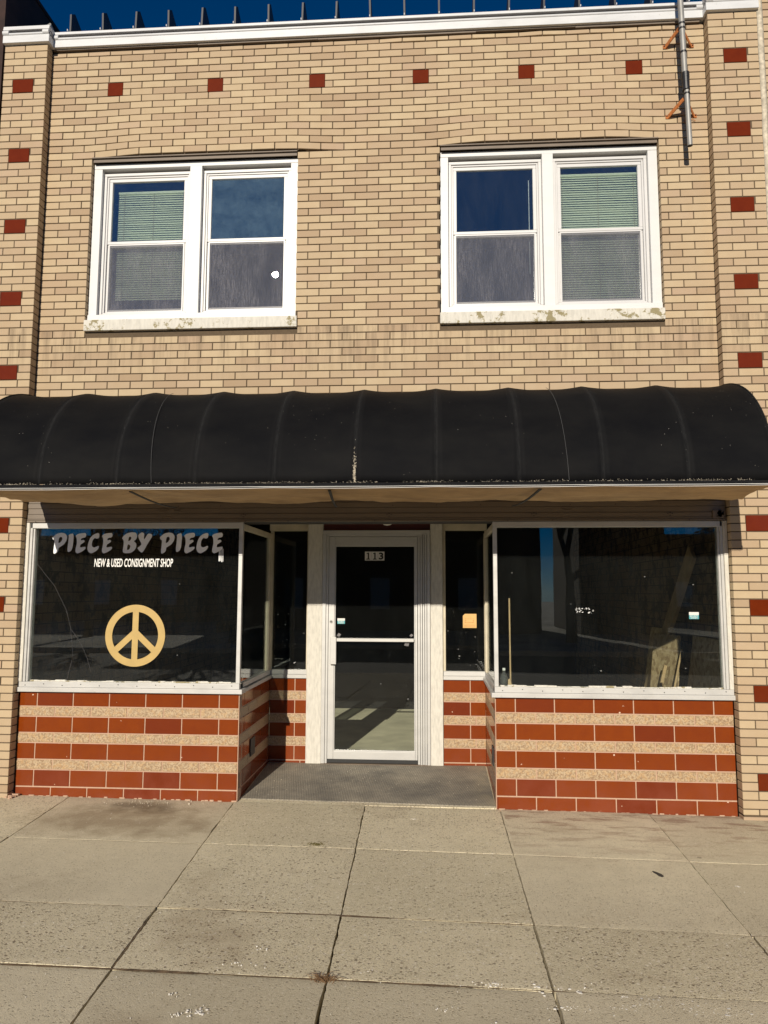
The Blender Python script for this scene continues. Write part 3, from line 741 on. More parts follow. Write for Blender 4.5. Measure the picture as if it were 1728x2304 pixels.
for k in range(1500):
    x = random.uniform(AX0+.05, AX1-.15)
    if noise.noise(Vector((x*4, 0, 0)))+random.uniform(-.5, .5) < -.05: continue
    r_ = random.uniform(.0014, .0042)*(1.2 if random.random() < .1 else 1); z = AZ-.003+random.random()**3*.012
    y = -PR-.008+random.uniform(-.004, .004)
    vs = [Vector((x, y, z))+Vector((random.uniform(.6, 1)*r_*a, random.uniform(.6, 1)*r_*b, random.uniform(.6, 1)*r_*c_)) for a, b, c_ in ((1, 0, 0), (-1, 0, 0), (0, 1, 0), (0, -1, 0), (0, 0, 1), (0, 0, -1))]
    mb.add(vs, [(0, 2, 4), (2, 1, 4), (1, 3, 4), (3, 0, 4), (2, 0, 5), (1, 2, 5), (3, 1, 5), (0, 3, 5)])
for k in range(150):
    th = math.pi/2*(1-abs(random.gauss(0, .075))); x = -.40+random.gauss(0, .005)
    if th > math.pi/2: th = math.pi/2
    p = awp(x, th)+Vector((0, -.003, 0)); r_ = random.uniform(.0015, .004)
    mb.add([p+Vector(q)*r_ for q in ((1, 0, 0), (-1, 0, 0), (0, 1, 0), (0, -1, 0), (0, 0, 1.5), (0, 0, -1.5))], [(0, 2, 4), (2, 1, 4), (1, 3, 4), (3, 0, 4), (2, 0, 5), (1, 2, 5), (3, 1, 5), (0, 3, 5)])
gr = obj('grit', mb, 'debris', aw); gr['kind'] = 'stuff'
# sagging tan lining underneath
mb = MB(); N, K = 150, 16
for i in range(N+1):
    x = AX0+.01+(AX1-AX0-.02)*i/N; bay = (x-AX0)/(BW*2.5)
    for k in range(K+1):
        t_ = k/K; y = -PR+.012+(PR+.06)*t_; sag = math.sin(math.pi*min(1, t_*1.02))
        loc = abs(math.sin(math.pi*bay+.4))
        z = AZ-.036+(.040)*t_-.045*sag*(.45+.55*loc)+.035*noise.noise(Vector((x*1.4, y*3, 5)))*sag+.024*(1-2*abs(noise.noise(Vector((x*2.6+y*4, y*2, 2)))))*sag+.010*noise.noise(Vector((x*8-y*9, y*5, 7)))*sag-.02*sag
        if i in (0, N): z += .0
        mb.v.append((x, y, z))
for i in range(N):
    for k in range(K): a = i*(K+1)+k; mb.f.append((a, a+1, a+K+2, a+K+1)); mb.mi.append(0)
lin_ = obj('lining', mb, 'soffit', aw, smooth=True)
for (xa, xb) in ((-2.03, -1.97), (-.58, -.60), (.90, .83)):
    mb = MB(); pts = []
    o = 0
    for k in range(8):
        t_ = .02+k/7*.62; y = -PR+.012+(PR+.06)*t_; x = xa+(xb-xa)*k/7*1.8
        mb.v += [(x-.011+.004*k/7, y, AZ-.052-.050*math.sin(math.pi*t_)), (x+.011-.004*k/7, y, AZ-.052-.050*math.sin(math.pi*t_)), (x+.011-.004*k/7, y, AZ-.046-.05*math.sin(math.pi*t_)), (x-.011+.004*k/7, y, AZ-.046-.05*math.sin(math.pi*t_))]
    for k in range(7):
        for q in range(4): a = k*4; mb.f.append((a+q, a+(q+1) % 4, a+4+(q+1) % 4, a+4+q)); mb.mi.append(0)
    obj('lining_tear_dark', mb, 'ink', aw)  # dark strip stands in for the shade inside a tear

# ------------------------------------------------------------------ storefront head panel
mb = MB()
zs = [2.300, 2.227, 2.182, 2.132, 2.090, 2.076, 2.060]
for i in range(6):
    prot = [.0, .004, .0, .006, .010, .014][i]
    mb.box(XLw+.004, XRw-.004, .078-prot, .20, zs[i+1]+.0025, zs[i], 0)
    mb.box(XLw+.006, XRw-.006, .094, .19, zs[i+1], zs[i+1]+.0024, 1)
head = obj('head_panel', mb, ['head', 'black'], bld, bevel=.0018)
mb = MB()
for xx in [(-3.3+.37*i) for i in range(16)]:
    mb.tube([(xx, .064, 2.067), (xx, .059, 2.067)], .004, 8)
    if random.random() < .7: mb.tube([(xx+.15, .078, 2.20), (xx+.15, .071, 2.20)], .004, 8)
for cx in (-1.47, -.22, .99, 2.1):
    for dx, dz in ((-.018, .006), (.018, .006), (0, -.01), (0, .014)): mb.tube([(cx+dx, .072, 2.115+dz), (cx+dx, .067, 2.115+dz)], .0045, 8)
islands('screw', mb, 'black', head)
mb = MB()
for cx, cz in ((-2.17, 2.165), (-2.14, 2.095), (1.27, 2.165), (1.25, 2.105), (-2.05, 2.17)):
    pts = []
    for k in range(9): a = k/8*math.pi*2; pts.append((cx+.035*math.cos(a)+random.uniform(-.01, .01), .072, cz+.014*math.sin(a)))
    mb.tube(pts, .004, 6)
for k in range(10): mb.box(2.43+random.uniform(0, .09), 2.45+random.uniform(0, .09), .055, .078, 2.09+random.uniform(-.02, .02), 2.12+random.uniform(-.02, .03))
islands('rusty_fixing', mb, 'brown_metal', head)
# ------------------------------------------------------------------ tile bases
TZ = [(.614, .495, 0), (.493, .409, 1), (.405, .276, 0), (.274, .190, 1), (.187, .056, 0), (.054, -.032, 1), (-.034, -.167, 0), (-.175, -.29, 2)]
TM = .316
def tile_face(mb, length, place, half_first, off0=0.0, last_dark=False, start_row=0, zmin=-.3):
    """place(u, d, z): point at u along the face, d in front of it"""
    for (zt, zb, kind) in TZ:
        if zt < zmin: continue
        j = .0045
        if kind == 0: offs = half_first
        elif kind == 1: offs = TM
        else: offs = TM*.98
        u = -TM+offs if offs < TM else 0.0
        edges = [0.0]
        q = offs
        while q < length-.03: edges.append(q); q += TM
        edges.append(length)
        for a, b in zip(edges[:-1], edges[1:]):
            aa = a+(j if a > 0 else 0); bb = b-(j if b < length else 0); zz0, zz1 = zb+(.0055 if kind == 1 else .002), zt-(.0055 if kind == 1 else .002)
            dd = random.uniform(-.0006, .0006)
            vs = [place(aa, 0+dd, zz0), place(bb, 0-dd, zz0), place(bb, -.03, zz0), place(aa, -.03, zz0), place(aa, 0+dd, zz1), place(bb, 0-dd, zz1), place(bb, -.03, zz1), place(aa, -.03, zz1)]
            mb.add(vs, [(0, 3, 2, 1), (4, 5, 6, 7), (0, 1, 5, 4), (1, 2, 6, 5), (2, 3, 7, 6), (3, 0, 4, 7)], 1 if kind == 1 else 0)
def bulkhead(x0, x1, inner, lab):
    core = MB()
    core.box(x0, x1, .1045, .22, -.5, .612)
    # return wall into the recess
    if inner > 0: core.box(x1-.12, x1-.0045, .22, 1.30, -.5, .612)
    else: core.box(x0+.0045, x0+.12, .22, 1.30, -.5, .612)
    base = obj('tile_base', core, 'grout', bld)
    base['label'] = lab
    mb = MB(); rr = .012
    if inner > 0: tile_face(mb, x1-x0-rr, lambda u, d_, z: (x0+u, .10-d_, z), .157)
    else: tile_face(mb, x1-x0-rr, lambda u, d_, z: (x0+rr+u, .10-d_, z), .152)
    # bullnose corner
    for (zt, zb, kind) in TZ:
        pz0, pz1 = zb+(.0055 if kind == 1 else .002), zt-(.0055 if kind == 1 else .002); o = len(mb.v); n = 6
        R_ = .018
        for k in range(n+1):
            a = math.pi/2*k/n
            if inner > 0: x, y = x1-R_+R_*math.sin(a), .10+R_-R_*math.cos(a)
            else: x, y = x0+R_-R_*math.sin(a), .10+R_-R_*math.cos(a)
            mb.v += [(x, y, pz0), (x, y, pz1)]
        xc = x1-R_ if inner > 0 else x0+R_
        for k in range(n): mb.f.append((o+2*k, o+2*k+2, o+2*k+3, o+2*k+1)); mb.mi.append(1 if kind == 1 else 0)
    if inner > 0: tile_face(mb, 1.165, lambda u, d_, z: (x1+d_, .116+u, z), .16)
    else: tile_face(mb, 1.165, lambda u, d_, z: (x0-d_, .116+u, z), .16)
    obj('tiles', mb, ['tile', 'speck'], base, bevel=.002)
    return base
RX0, RX1, RY = -1.475, .652, 1.28
bl_ = bulkhead(XLw+.006, RX0, 1, 'left red and cream striped tile base')
br_ = bulkhead(RX1, XRw-.006, -1, 'right red and cream striped tile base')
mb = MB(); mb.box(RX0+.001, RX0+.009, .50, .66, .02, .17); islands('vent_grille', mb, 'black', bl_)
mb = MB(); mb.box(RX1-.008, RX1-.001, .30, .44, .02, .17); islands('vent_grille', mb, 'black', br_)
def back_base(x0, x1, ph):
    core = MB(); core.box(x0+.001, x1-.001, RY+.0045, RY+.1, -.5, .612); b = obj('tile_base', core, 'grout', bld)
    mb = MB(); tile_face(mb, x1-x0-.002, lambda u, d_, z: (x0+.001+u, RY-d_, z), ph); obj('tiles', mb, ['tile', 'speck'], b, bevel=.002); return b
back_base(RX0-.0, -1.105, .25); back_base(.240, RX1, .262)
# crumbled mortar at the foot of the bases
mb = MB()
for (a, b) in ((XLw, RX0), (RX1, XRw)):
    x = a+.02
    while x < b-.02:
        L = random.uniform(.006, .05); h_ = random.uniform(.001, .006); mb.box(x, x+L, .090+random.uniform(0, .007), .0985, ground_z(x)-.02, ground_z(x)+h_); x += L+random.uniform(.0, .12)
mb.box(-3.40, -3.37, .0, .09, -.27, -.24)
for k in range(12): xx = -3.39+random.uniform(-.02, .05); yy = random.uniform(-.05, .08); s2 = random.uniform(.008, .02); mb.box(xx, xx+s2*1.8, yy, yy+s2, ground_z(xx)-.005, ground_z(xx)+s2)
obj('mortar_crumb', mb, 'grout', bld, bevel=.002)['kind'] = 'stuff'

# ------------------------------------------------------------------ display windows
def display_window(x0, x1, wall_side, lab):
    fr = MB()
    # sill tray with lip
    fr.box(x0-(.022 if wall_side < 0 else .030), x1+(.030 if wall_side < 0 else .012), .058, .20, .617, .655, 0)
    fr.box(x0-.004, x1+.004, .072, .19, .6555, .700, 0)
    # jambs
    if wall_side < 0: fr.box(x0-.015, x0+.028, .068, .19, .7005, 2.0595, 1); fr.box(x0+.0285, x0+.050, .082, .17, .7005, 2.0595, 0); fr.box(x0+.0505, x0+.066, .095, .16, .7005, 2.0595, 0)
    else: fr.box(x1-.028, x1+.004, .068, .19, .7005, 2.0595, 1); fr.box(x1-.050, x1-.0285, .082, .17, .7005, 2.0595, 0); fr.box(x1-.066, x1-.0505, .095, .16, .7005, 2.0595, 0)
    # corner post
    if wall_side < 0: fr.box(x1-.030, x1+.004, .078, .118, .7005, 2.0595, 0)
    else: fr.box(x0-.004, x0+.030, .078, .118, .7005, 2.0595, 0)
    fr.box(x0+.03, x1-.03, .082, .17, 2.012, 2.0595, 0)
    w_ = obj('display_window', fr, ['alu_old', 'peel'], bld, bevel=.003, seg=2); w_['label'] = lab
    g_ = MB(); gx0, gx1 = (x0+.062, x1-.026) if wall_side < 0 else (x0+.026, x1-.062)
    g_.box(gx0, gx1, .118, .124, .692, 2.02); obj('glass', g_, 'glass_shop', w_)
    sc_ = MB()
    n = 12
    for i in range(n): xx = x0+.06+(x1-x0-.12)*i/(n-1); sc_.tube([(xx, .0725, .683 if i % 2 else .672), (xx, .069, .683 if i % 2 else .672)], .0042, 8)
    islands('screw', sc_, 'ink', w_)
    # old glazing putty along the bottom
    p = MB(); x = gx0+.02
    while x < gx1-.02:
        L = random.uniform(.02, .12); h_ = random.uniform(.002, .014)
        p.box(x, x+L, .100, .1172, .6995, .702+h_); x += L
    obj('putty', p, 'sill', w_, bevel=.002)
    return w_
wl = display_window(XLw+.006, RX0, -1, 'left shop window with lettering and gold peace symbol')
wr = display_window(RX1, XRw-.006, 1, 'right shop window with boards behind the glass')
# side panes of the recess
def side_pane(x, s, parent):
    fr = MB()
    xa, xb = (x-.03, x+.004) if s > 0 else (x-.004, x+.03)
    fr.box(xa-(0 if s > 0 else .02), xb+(.02 if s > 0 else 0), .2005, RY-.03, .617, .650, 0)
    fr.box(xa, xb, .119, RY-.0, .6555, .700, 0); fr.box(xa, xb, .119, RY, 2.0, 2.05, 1)
    fr.box(xa, xb, RY-.11, RY-.06, .7005, 1.9995, 1)
    fr.box(xa-.004, xb+.004, RY-.055, RY-.004, .7005, 1.9995, 1)
    f_ = obj('side_frame', fr, ['alu_old', 'cream'], parent, bevel=.003)
    g_ = MB(); g_.box(x-.015 if s > 0 else x+.011, x-.011 if s > 0 else x+.015, .119, RY-.11, .695, 2.0); obj('side_glass', g_, 'glass_side', parent)
side_pane(RX0, 1, wl); side_pane(RX1, -1, wr)

# lettering traced in the plane of the glass
def chaikin(p, n=2):
    for _ in range(n):
        q = []
        for i in range(len(p)):
            a, b = p[i], p[(i+1) % len(p)]; q += [(a[0]*.8+b[0]*.2, a[1]*.8+b[1]*.2), (a[0]*.2+b[0]*.8, a[1]*.2+b[1]*.8)]
        p = q
    return p
GL = {
 'P': ([(72, 235), (105, 205), (150, 193), (185, 200), (204, 228), (198, 265), (175, 300), (140, 322), (131, 327), (126, 365), (83, 388), (92, 275), (90, 262), (75, 252)], [[(130, 240), (124, 290), (145, 280), (161, 255), (158, 236), (144, 230)]]),
 'I': ([(213, 213), (264, 194), (255, 350), (207, 374), (219, 235)], []),
 'E': ([(277, 222), (300, 204), (365, 194), (374, 213), (368, 236), (332, 243), (325, 264), (355, 257), (364, 273), (342, 290), (326, 298), (320, 328), (371, 317), (373, 337), (345, 360), (300, 381), (284, 366), (283, 340), (293, 290), (290, 246)], []),
 'C': ([(395, 285), (410, 240), (440, 210), (480, 196), (493, 208), (488, 244), (466, 248), (450, 240), (432, 262), (426, 298), (432, 320), (452, 327), (492, 308), (489, 335), (465, 360), (425, 380), (400, 367), (387, 335)], []),
 'B': ([(692, 243), (725, 205), (780, 189), (818, 195), (830, 225), (820, 255), (798, 270), (823, 288), (824, 325), (805, 355), (770, 377), (702, 376), (712, 290), (709, 262)], [[(755, 235), (749, 273), (770, 262), (779, 240), (766, 228)], [(746, 300), (741, 352), (765, 341), (773, 315), (761, 300)]]),
 'Y': ([(836, 214), (870, 190), (892, 202), (888, 245), (893, 257), (925, 198), (970, 215), (925, 290), (886, 366), (868, 372), (831, 332), (852, 318), (872, 298), (845, 250)], [])}
mb = MB()
def put(ch, off):
    o_, hs = GL[ch]
    f = lambda p: (-3.17+(p[0]+off-72)*.0010013, 1.975-(p[1]-195)*.00098)
    mb.poly([f(p) for p in chaikin(o_)], [[f(p) for p in chaikin(h)] for h in hs], .1158, .1174)
for ch, off in (('P', 0), ('I', 0), ('E', 0), ('C', 0), ('E', 236), ('B', 0), ('Y', 0), ('P', 958), ('I', 964), ('E', 966), ('C', 965), ('E', 1210)): put(ch, off)
for a, b, c, d_ in ((1553, 1561, 350, 448), (1566, 1571, 330, 446), (1577, 1583, 320, 455), (1588, 1592, 340, 450)):
    f = lambda px, py: (-3.17+(px-72)*.0010013, 1.975-(py-195)*.00098); p = f(a, d_); q = f(b, c); mb.box(p[0], q[0], .1150, .1156, p[1], q[1])
obj('shop_name_lettering', mb, 'letter_grey', wl)['label'] = 'large slanted white letters reading PIECE BY PIECE'
mb = MB(); text_shapes(mb, 'NEW & USED CONSIGNMENT SHOP', -2.785, -2.088, 1.678, 1.750, .1158, .1174, bold=.015, shear=.12)
obj('shop_subtitle_lettering', mb, 'letter_white', wl)['label'] = 'small white letters reading NEW & USED CONSIGNMENT SHOP'
# peace symbol
mb = MB(); cx, cz = -2.398, 1.092; Ro, Ri = .262, .202
def arc(r_, a0, a1, n): return [(cx+r_*math.sin(a0+(a1-a0)*i/n), cz+r_*math.cos(a0+(a1-a0)*i/n)) for i in range(n+1)]
mb.poly(arc(Ro, 0, 2*math.pi, 72)[:-1], [arc(Ri, 0, 2*math.pi, 72)[:-1]], .1154, .1172)
mb.box(cx-.026, cx+.026, .1156, .1171, cz-Ri-.01, cz+Ri+.01)
for s_ in (-1, 1):
    a = R(180-s_*51); dx, dz = math.sin(a), math.cos(a); px, pz = dz*.026, -dx*.026
    L0, L1 = .0, Ri+.012
    mb.poly([(cx+dx*L0-px, cz+.03+dz*L0-pz), (cx+dx*L1-px, cz+.03*(1-.6)+dz*L1-pz), (cx+dx*L1+px, cz+.03*(1-.6)+dz*L1+pz), (cx+dx*L0+px, cz+.03+dz*L0+pz)], [], .1157, .1170)
obj('peace_symbol', mb, 'gold', wl)
# long diagonal crack in the left glass
mb = MB(); f = lambda px, py: (-3.301+(px-235)*.001485, 2.056-(py-210)*.001427)
def ck(pts, r_=.0007): mb.tube([(f(*p)[0], .1165, f(*p)[1]) for p in pts], r_, 5)
ck([(205, 415), (290, 520), (350, 590), (430, 740), (458, 845), (520, 930), (560, 1010), (590, 1100)]); ck([(475, 1035), (445, 1165)]); ck([(458, 845), (470, 930), (480, 1020)], .0006)
obj('glass_crack', mb, 'greyband', wl)
def scraps(parent, seed, rx0, rx1, rz0, rz1, y, n, smax=.02):
    rg = random.Random(seed); mb = MB()
    for k in range(n):
        x = rg.uniform(rx0, rx1); z = rg.uniform(rz0, rz1); s2 = rg.uniform(.001, smax)*rg.random()**1.6; a = rg.uniform(0, 6.28)
        pts = [(x+s2*rg.uniform(.5, 1)*math.cos(a+q*1.256), z+s2*rg.uniform(.25, .6)*math.sin(a+q*1.256)) for q in range(5)]
        mb.poly(pts, [], y, y+.0008)
    obj('tape_residue', mb, 'residue', parent)['kind'] = 'stuff'
scraps(wl, 3, -3.28, -1.52, .75, 1.6, .1160, 12); scraps(wr, 4, .72, 2.4, .75, 1.7, .1160, 14, .014)
mb = MB()
rg = random.Random(5)
for k in range(60):
    x = 1.322+rg.random()*.14; z = 1.300+rg.random()*.042
    if abs(x-1.394) < .03 and abs(z-1.32) < .01: continue
    mb.poly([(x, z), (x+rg.uniform(.004, .014), z+rg.uniform(-.004, .004)), (x+rg.uniform(-.004, .01), z+rg.uniform(.002, .008))], [], .1158, .1166)
tag(obj('tape_patch', mb, 'letter_grey'), 'torn silvery tape residue patch in the middle of the right shop window', 'tape')
def sticker(x0, x1, z0, z1, y, label, txt=True):
    mb = MB(); zm = z0+(z1-z0)*.58
    mb.box(x0, x1, y-.0008, y, zm, z1, 0); mb.box(x0, x1, y-.0008, y, z0, zm-.0002, 1)
    text_shapes(mb, 'SECURITY', x0+.006, x1-.006, zm-(zm-z0)*.46, zm-(zm-z0)*.08, y-.0012, y-.0009, 0, .01)
    text_shapes(mb, 'SYSTEM', x0+.012, x1-.012, z0+(zm-z0)*.08, z0+(zm-z0)*.46, y-.0012, y-.0009, 0, .01)
    return tag(obj('security_sticker', mb, ['paper_w', 'teal']), label, 'sticker', 'teal and white security stickers')
sticker(2.236, 2.314, 1.258, 1.314, .1176, 'small teal and white security sticker at right side of the right shop window')

# ------------------------------------------------------------------ recess back wall, door
DZ = -.195
mb = MB(); mb.box(-1.105, -.955, RY-.035, RY+.10, -.30, 2.36); obj('door_post', mb, 'peel', bld, bevel=.004)['label'] = 'left peeling white door post'
mb = MB(); mb.box(.118, .240, RY-.035, RY+.10, -.30, 2.36); obj('door_post', mb, 'peel', bld, bevel=.004)['label'] = 'right peeling white door post'
mb = MB(); mb.box(RX0-.03, -1.1055, RY+.0, RY+.10, 2.085, 2.36); mb.box(.2405, RX1+.03, RY, RY+.10, 2.085, 2.36); mb.box(-.9545, .1175, RY, RY+.1, 2.185, 2.36); obj('recess_head_board', mb, 'cream', bld, bevel=.003)
mb = MB(); mb.box(-.9545, .1175, RY+.012, RY+.1, 2.083, 2.184); obj('transom_panel', mb, 'maroon', bld)
mb = MB(); mb.box(RX0-.02, RX1+.02, .201, RY+.1, 2.33, 2.36); obj('recess_ceiling', mb, 'cream', bld)
for (a, b) in ((RX0-.02, -1.1055), (.2405, RX1+.02)):
    mb = MB(); mb.box(a, b, RY-.012, RY+.07, .617, .655, 0); mb.box(a+.002, b-.002, RY, RY+.06, .6555, .700, 0)
    mb.box(a, a+.028, RY, RY+.06, .7005, 2.0845, 1); mb.box(b-.012, b, RY, RY+.06, .7005, 2.0845, 1)
    s_ = obj('sidelight', mb, ['alu_old', 'cream'], bld, bevel=.003)
    g_ = MB(); g_.box(a+.026, b-.010, RY+.03, RY+.035, .698, 2.085); obj('glass', g_, 'glass_side', s_)
    scraps(s_, int(a*10), a+.05, b-.04, .75, 1.45, RY+.0285, 30, .02)
# lamp
lp = thing('ceiling_lamp', 'small white globe lamp under the recess ceiling above the door', 'lamp', (-.29, .95, 2.2))
mb = MB(); c = Vector((-.29, .95, 2.175)); n = 10
prof = [(0.001, -.072), (.03, -.066), (.055, -.046), (.07, -.015), (.072, .02), (.06, .05), (.045, .06)]
for r_, z in prof:
    for k in range(20): a = 2*math.pi*k/20; mb.v.append((c.x+r_*math.cos(a), c.y+r_*math.sin(a), c.z+z))
for j in range(len(prof)-1):
    for k in range(20): mb.f.append((j*20+k, j*20+(k+1) % 20, (j+1)*20+(k+1) % 20, (j+1)*20+k)); mb.mi.append(0)
obj('globe', mb, 'lamp', lp, smooth=True)
mb = MB(); mb.tube([(c.x, c.y, c.z+.055), (c.x, c.y, 2.33)], .05, 18); obj('lamp_base', mb, 'alu', lp)
# door frame + door
mb = MB()
mb.box(-.9545, -.918, RY-.045, RY+.09, DZ-.01, 2.045); mb.box(-.9175, -.895, RY-.03, RY+.09, DZ-.01, 2.045)
mb.box(-.9545, .1175, RY-.048, RY+.09, 2.0455, 2.0825)
mb.box(-.8945, .020, RY-.028, RY+.085, 2.0235, 2.045)
for k, (a, b, yy) in enumerate(((-.006, .018, -.030), (.020, .040, -.046), (.042, .062, -.036), (.064, .084, -.046), (.086, .1175, -.052))): mb.box(a, b-.0015, RY+yy, RY+.085, DZ-.01, 2.022 if a < .02 else 2.045)
obj('door_frame', mb, 'alu', bld, bevel=.002)
mb = MB(); dx0, dx1, dy = -.893, -.010, RY-.022
dz0, dz1 = -.150, 2.020
mb.box(dx0, dx0+.058, dy, dy+.044, dz0, dz1); mb.box(dx1-.022, dx1, dy, dy+.044, dz0, dz1)
mb.box(dx0+.0585, dx1-.0225, dy, dy+.044, dz1-.088, dz1); mb.box(dx0+.0585, dx1-.0225, dy, dy+.044, dz0, dz0+.075)
mb.ring(dx0+.0585, dx1-.0225, dz0+.0755, dz1-.0885, .010, dy+.006, dy+.04)
door = obj('door', mb, 'alu', bld, bevel=.0025, seg=2)
mb = MB(); mb.box(dx0+.0685, dx1-.0325, dy+.020, dy+.026, dz0+.086, dz1-.099); obj('glass', mb, 'glass_side', door)
mb = MB(); mb.box(dx0+.069, dx1-.033, dy-.028, dy-.004, .982, 1.016); mb.box(dx0+.069, dx0+.085, dy-.004, dy+.02, .985, 1.013); mb.box(dx1-.049, dx1-.033, dy-.004, dy+.02, .985, 1.013); obj('push_bar', mb, 'alu', door, bevel=.004)
mb = MB(); mb.box(-.868, -.808, dy-.046, dy-.034, .762, 1.028); mb.box(-.868, -.855, dy-.034, dy, .762, 1.028); obj('pull_handle', mb, 'alu', door, bevel=.004, seg=2)
mb = MB(); mb.tube([(-.866, dy+.002, 1.176), (-.866, dy-.007, 1.176)], .015, 20); mb.tube([(-.866, dy-.0071, 1.176), (-.866, dy-.009, 1.176)], .007, 14, 1); obj('lock', mb, ['pipe', 'black'], door)
mb = MB(); mb.box(dx0, dx1, dy-.004, dy+.05, -.182, -.1505); obj('door_sweep', mb, 'black', door)
mb = MB(); mb.box(-.955, .118, RY-.06, RY+.09, -.24, -.186); obj('threshold', mb, 'brown_metal', bld)
# number plate
pl = MB(); yg = dy+.0185
for k in range(3): pl.box(-.535+k*.0655, -.535+(k+1)*.0655-.001, yg-.001, yg, 1.783, 1.872, 0)
def one(x):
    p = [(x+.012, 1.792), (x+.050, 1.792), (x+.050, 1.800), (x+.040, 1.803), (x+.040, 1.862), (x+.028, 1.862), (x+.014, 1.853), (x+.014, 1.847), (x+.026, 1.850), (x+.026, 1.803), (x+.012, 1.800)]
    pl.poly(p, [], yg-.0018, yg-.0011, 1)
one(-.533); one(-.467)
text_shapes(pl, '3', -.395, -.349, 1.792, 1.863, yg-.0018, yg-.0011, 1, .035)
obj('number_plate', pl, ['paper_w', 'ink'], door)['label'] = 'house number 113 in black on white squares'
sticker(-.806, -.731, 1.154, 1.208, yg, 'small teal and white security sticker on the door glass by the lock')
scraps(door, 9, -.80, -.06, .4, 1.40, yg-.0009, 30, .014)
mb = MB()
for (cx, cz, s2, a0) in ((-.79, 1.045, .024, .3), (-.115, .962, .033, .6), (-.07, 1.045, .02, .2)):
    mb.poly([(cx+s2*math.cos(a0+q), cz+s2*.8*math.sin(a0+q)) for q in (0, 1.4, 3.2, 4.6)], [], yg-.0015, yg-.0008)
islands('torn_tape', mb, 'greyband', door)
# notice
mb = MB(); yn = RY+.0285; x0, x1, z0, z1 = .438, .572, 1.120, 1.258
mb.poly([(x0, z0), (x1, z0), (x1, z1), (x0+.02, z1), (x0, z1-.02)], [], yn-.001, yn, 0)
rg = random.Random(2)
for r_ in range(3):
    for k in range(4):
        xx = x0+.022+k*.026; zz = z1-.034-r_*.016
        if rg.random() < .8: mb.box(xx, xx+rg.uniform(.004, .012), yn-.0013, yn-.0011, zz, zz+.004, 1)
mb.box(x0+.02, x1-.03, yn-.0013, yn-.0011, 1.170, 1.173, 1); mb.box(x0+.02, x0+.023, yn-.0013, yn-.0011, 1.173, 1.19, 1); mb.box(x1-.033, x1-.03, yn-.0013, yn-.0011, 1.173, 1.2, 1)
for k in range(3): mb.box(x0+.012, x1-.014, yn-.0013, yn-.0011, 1.133+k*.008, 1.1345+k*.008, 1)
tag(obj('paper_notice', mb, ['paper', 'rust']), 'orange paper notice taped inside the narrow pane right of the door', 'notice')

# recess floor and mat
mb = MB()
def rf(y): return -.264+(y-.1)*(.066/1.18)
mb.add([(RX0, .10, rf(.1)), (RX1, .10, rf(.1)), (RX1, RY, rf(RY)), (RX0, RY, rf(RY)), (RX0, .10, -.5), (RX1, .10, -.5), (RX1, RY, -.5), (RX0, RY, -.5)], [(0, 1, 2, 3), (0, 4, 5, 1), (4, 7, 6, 5), (1, 5, 6, 2), (2, 6, 7, 3), (3, 7, 4, 0)])
struct('recess_floor', mb, 'slab')
mb = MB(); P = [(RX0+.012, .185), (-.4, .155), (RX1-.004, .115), (RX1-.012, RY-.008), (-.4, RY-.045), (RX0+.012, RY-.008)]
n = len(P); mb.v = [(x, y, rf(y)+.008) for x, y in P]+[(x, y, rf(y)-.002) for x, y in P]; mb.f = [tuple(range(n)), tuple(range(2*n-1, n-1, -1))]+[(i, n+i, n+(i+1) % n, (i+1) % n) for i in range(n)]; mb.mi = [0]*len(mb.f)
tag(obj('rubber_mat', mb, 'mat'), 'worn grey ribbed rubber mat filling the floor before the door', 'mat')

# ------------------------------------------------------------------ shop interior
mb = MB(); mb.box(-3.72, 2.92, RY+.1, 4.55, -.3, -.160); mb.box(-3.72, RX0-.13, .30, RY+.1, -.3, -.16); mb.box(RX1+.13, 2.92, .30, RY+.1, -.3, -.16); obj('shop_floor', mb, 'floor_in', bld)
mb = MB(); mb.box(-3.72, 2.92, 4.55, 13.8, -.3, -.155); obj('sun_patch_end', mb, 'patch_end', bld)  # black floor added here to cut off the sunlit patch
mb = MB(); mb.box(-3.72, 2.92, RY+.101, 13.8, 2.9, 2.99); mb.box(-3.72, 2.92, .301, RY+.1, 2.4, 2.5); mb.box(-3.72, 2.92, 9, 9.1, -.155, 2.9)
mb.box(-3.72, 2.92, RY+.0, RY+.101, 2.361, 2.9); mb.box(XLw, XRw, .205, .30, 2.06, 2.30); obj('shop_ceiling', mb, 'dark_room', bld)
mb = MB(); mb.box(2.92, 2.979, .31, 9, -.3, 2.9); obj('inner_side_wall', mb, 'int_brick', bld)
mb = MB(); mb.box(-3.779, -3.72, .31, 9, -.3, 2.9); obj('inner_side_wall', mb, 'int_brick', bld)
mb = MB(); mb.box(XLw+.01, RX0-.121, .221, .42, .56, .60); obj('window_ledge', mb, 'osb_back', bld)
mb = MB(); mb.box(RX1+.121, XRw-.01, .221, .42, .56, .60); obj('window_ledge', mb, 'osb_back', bld)

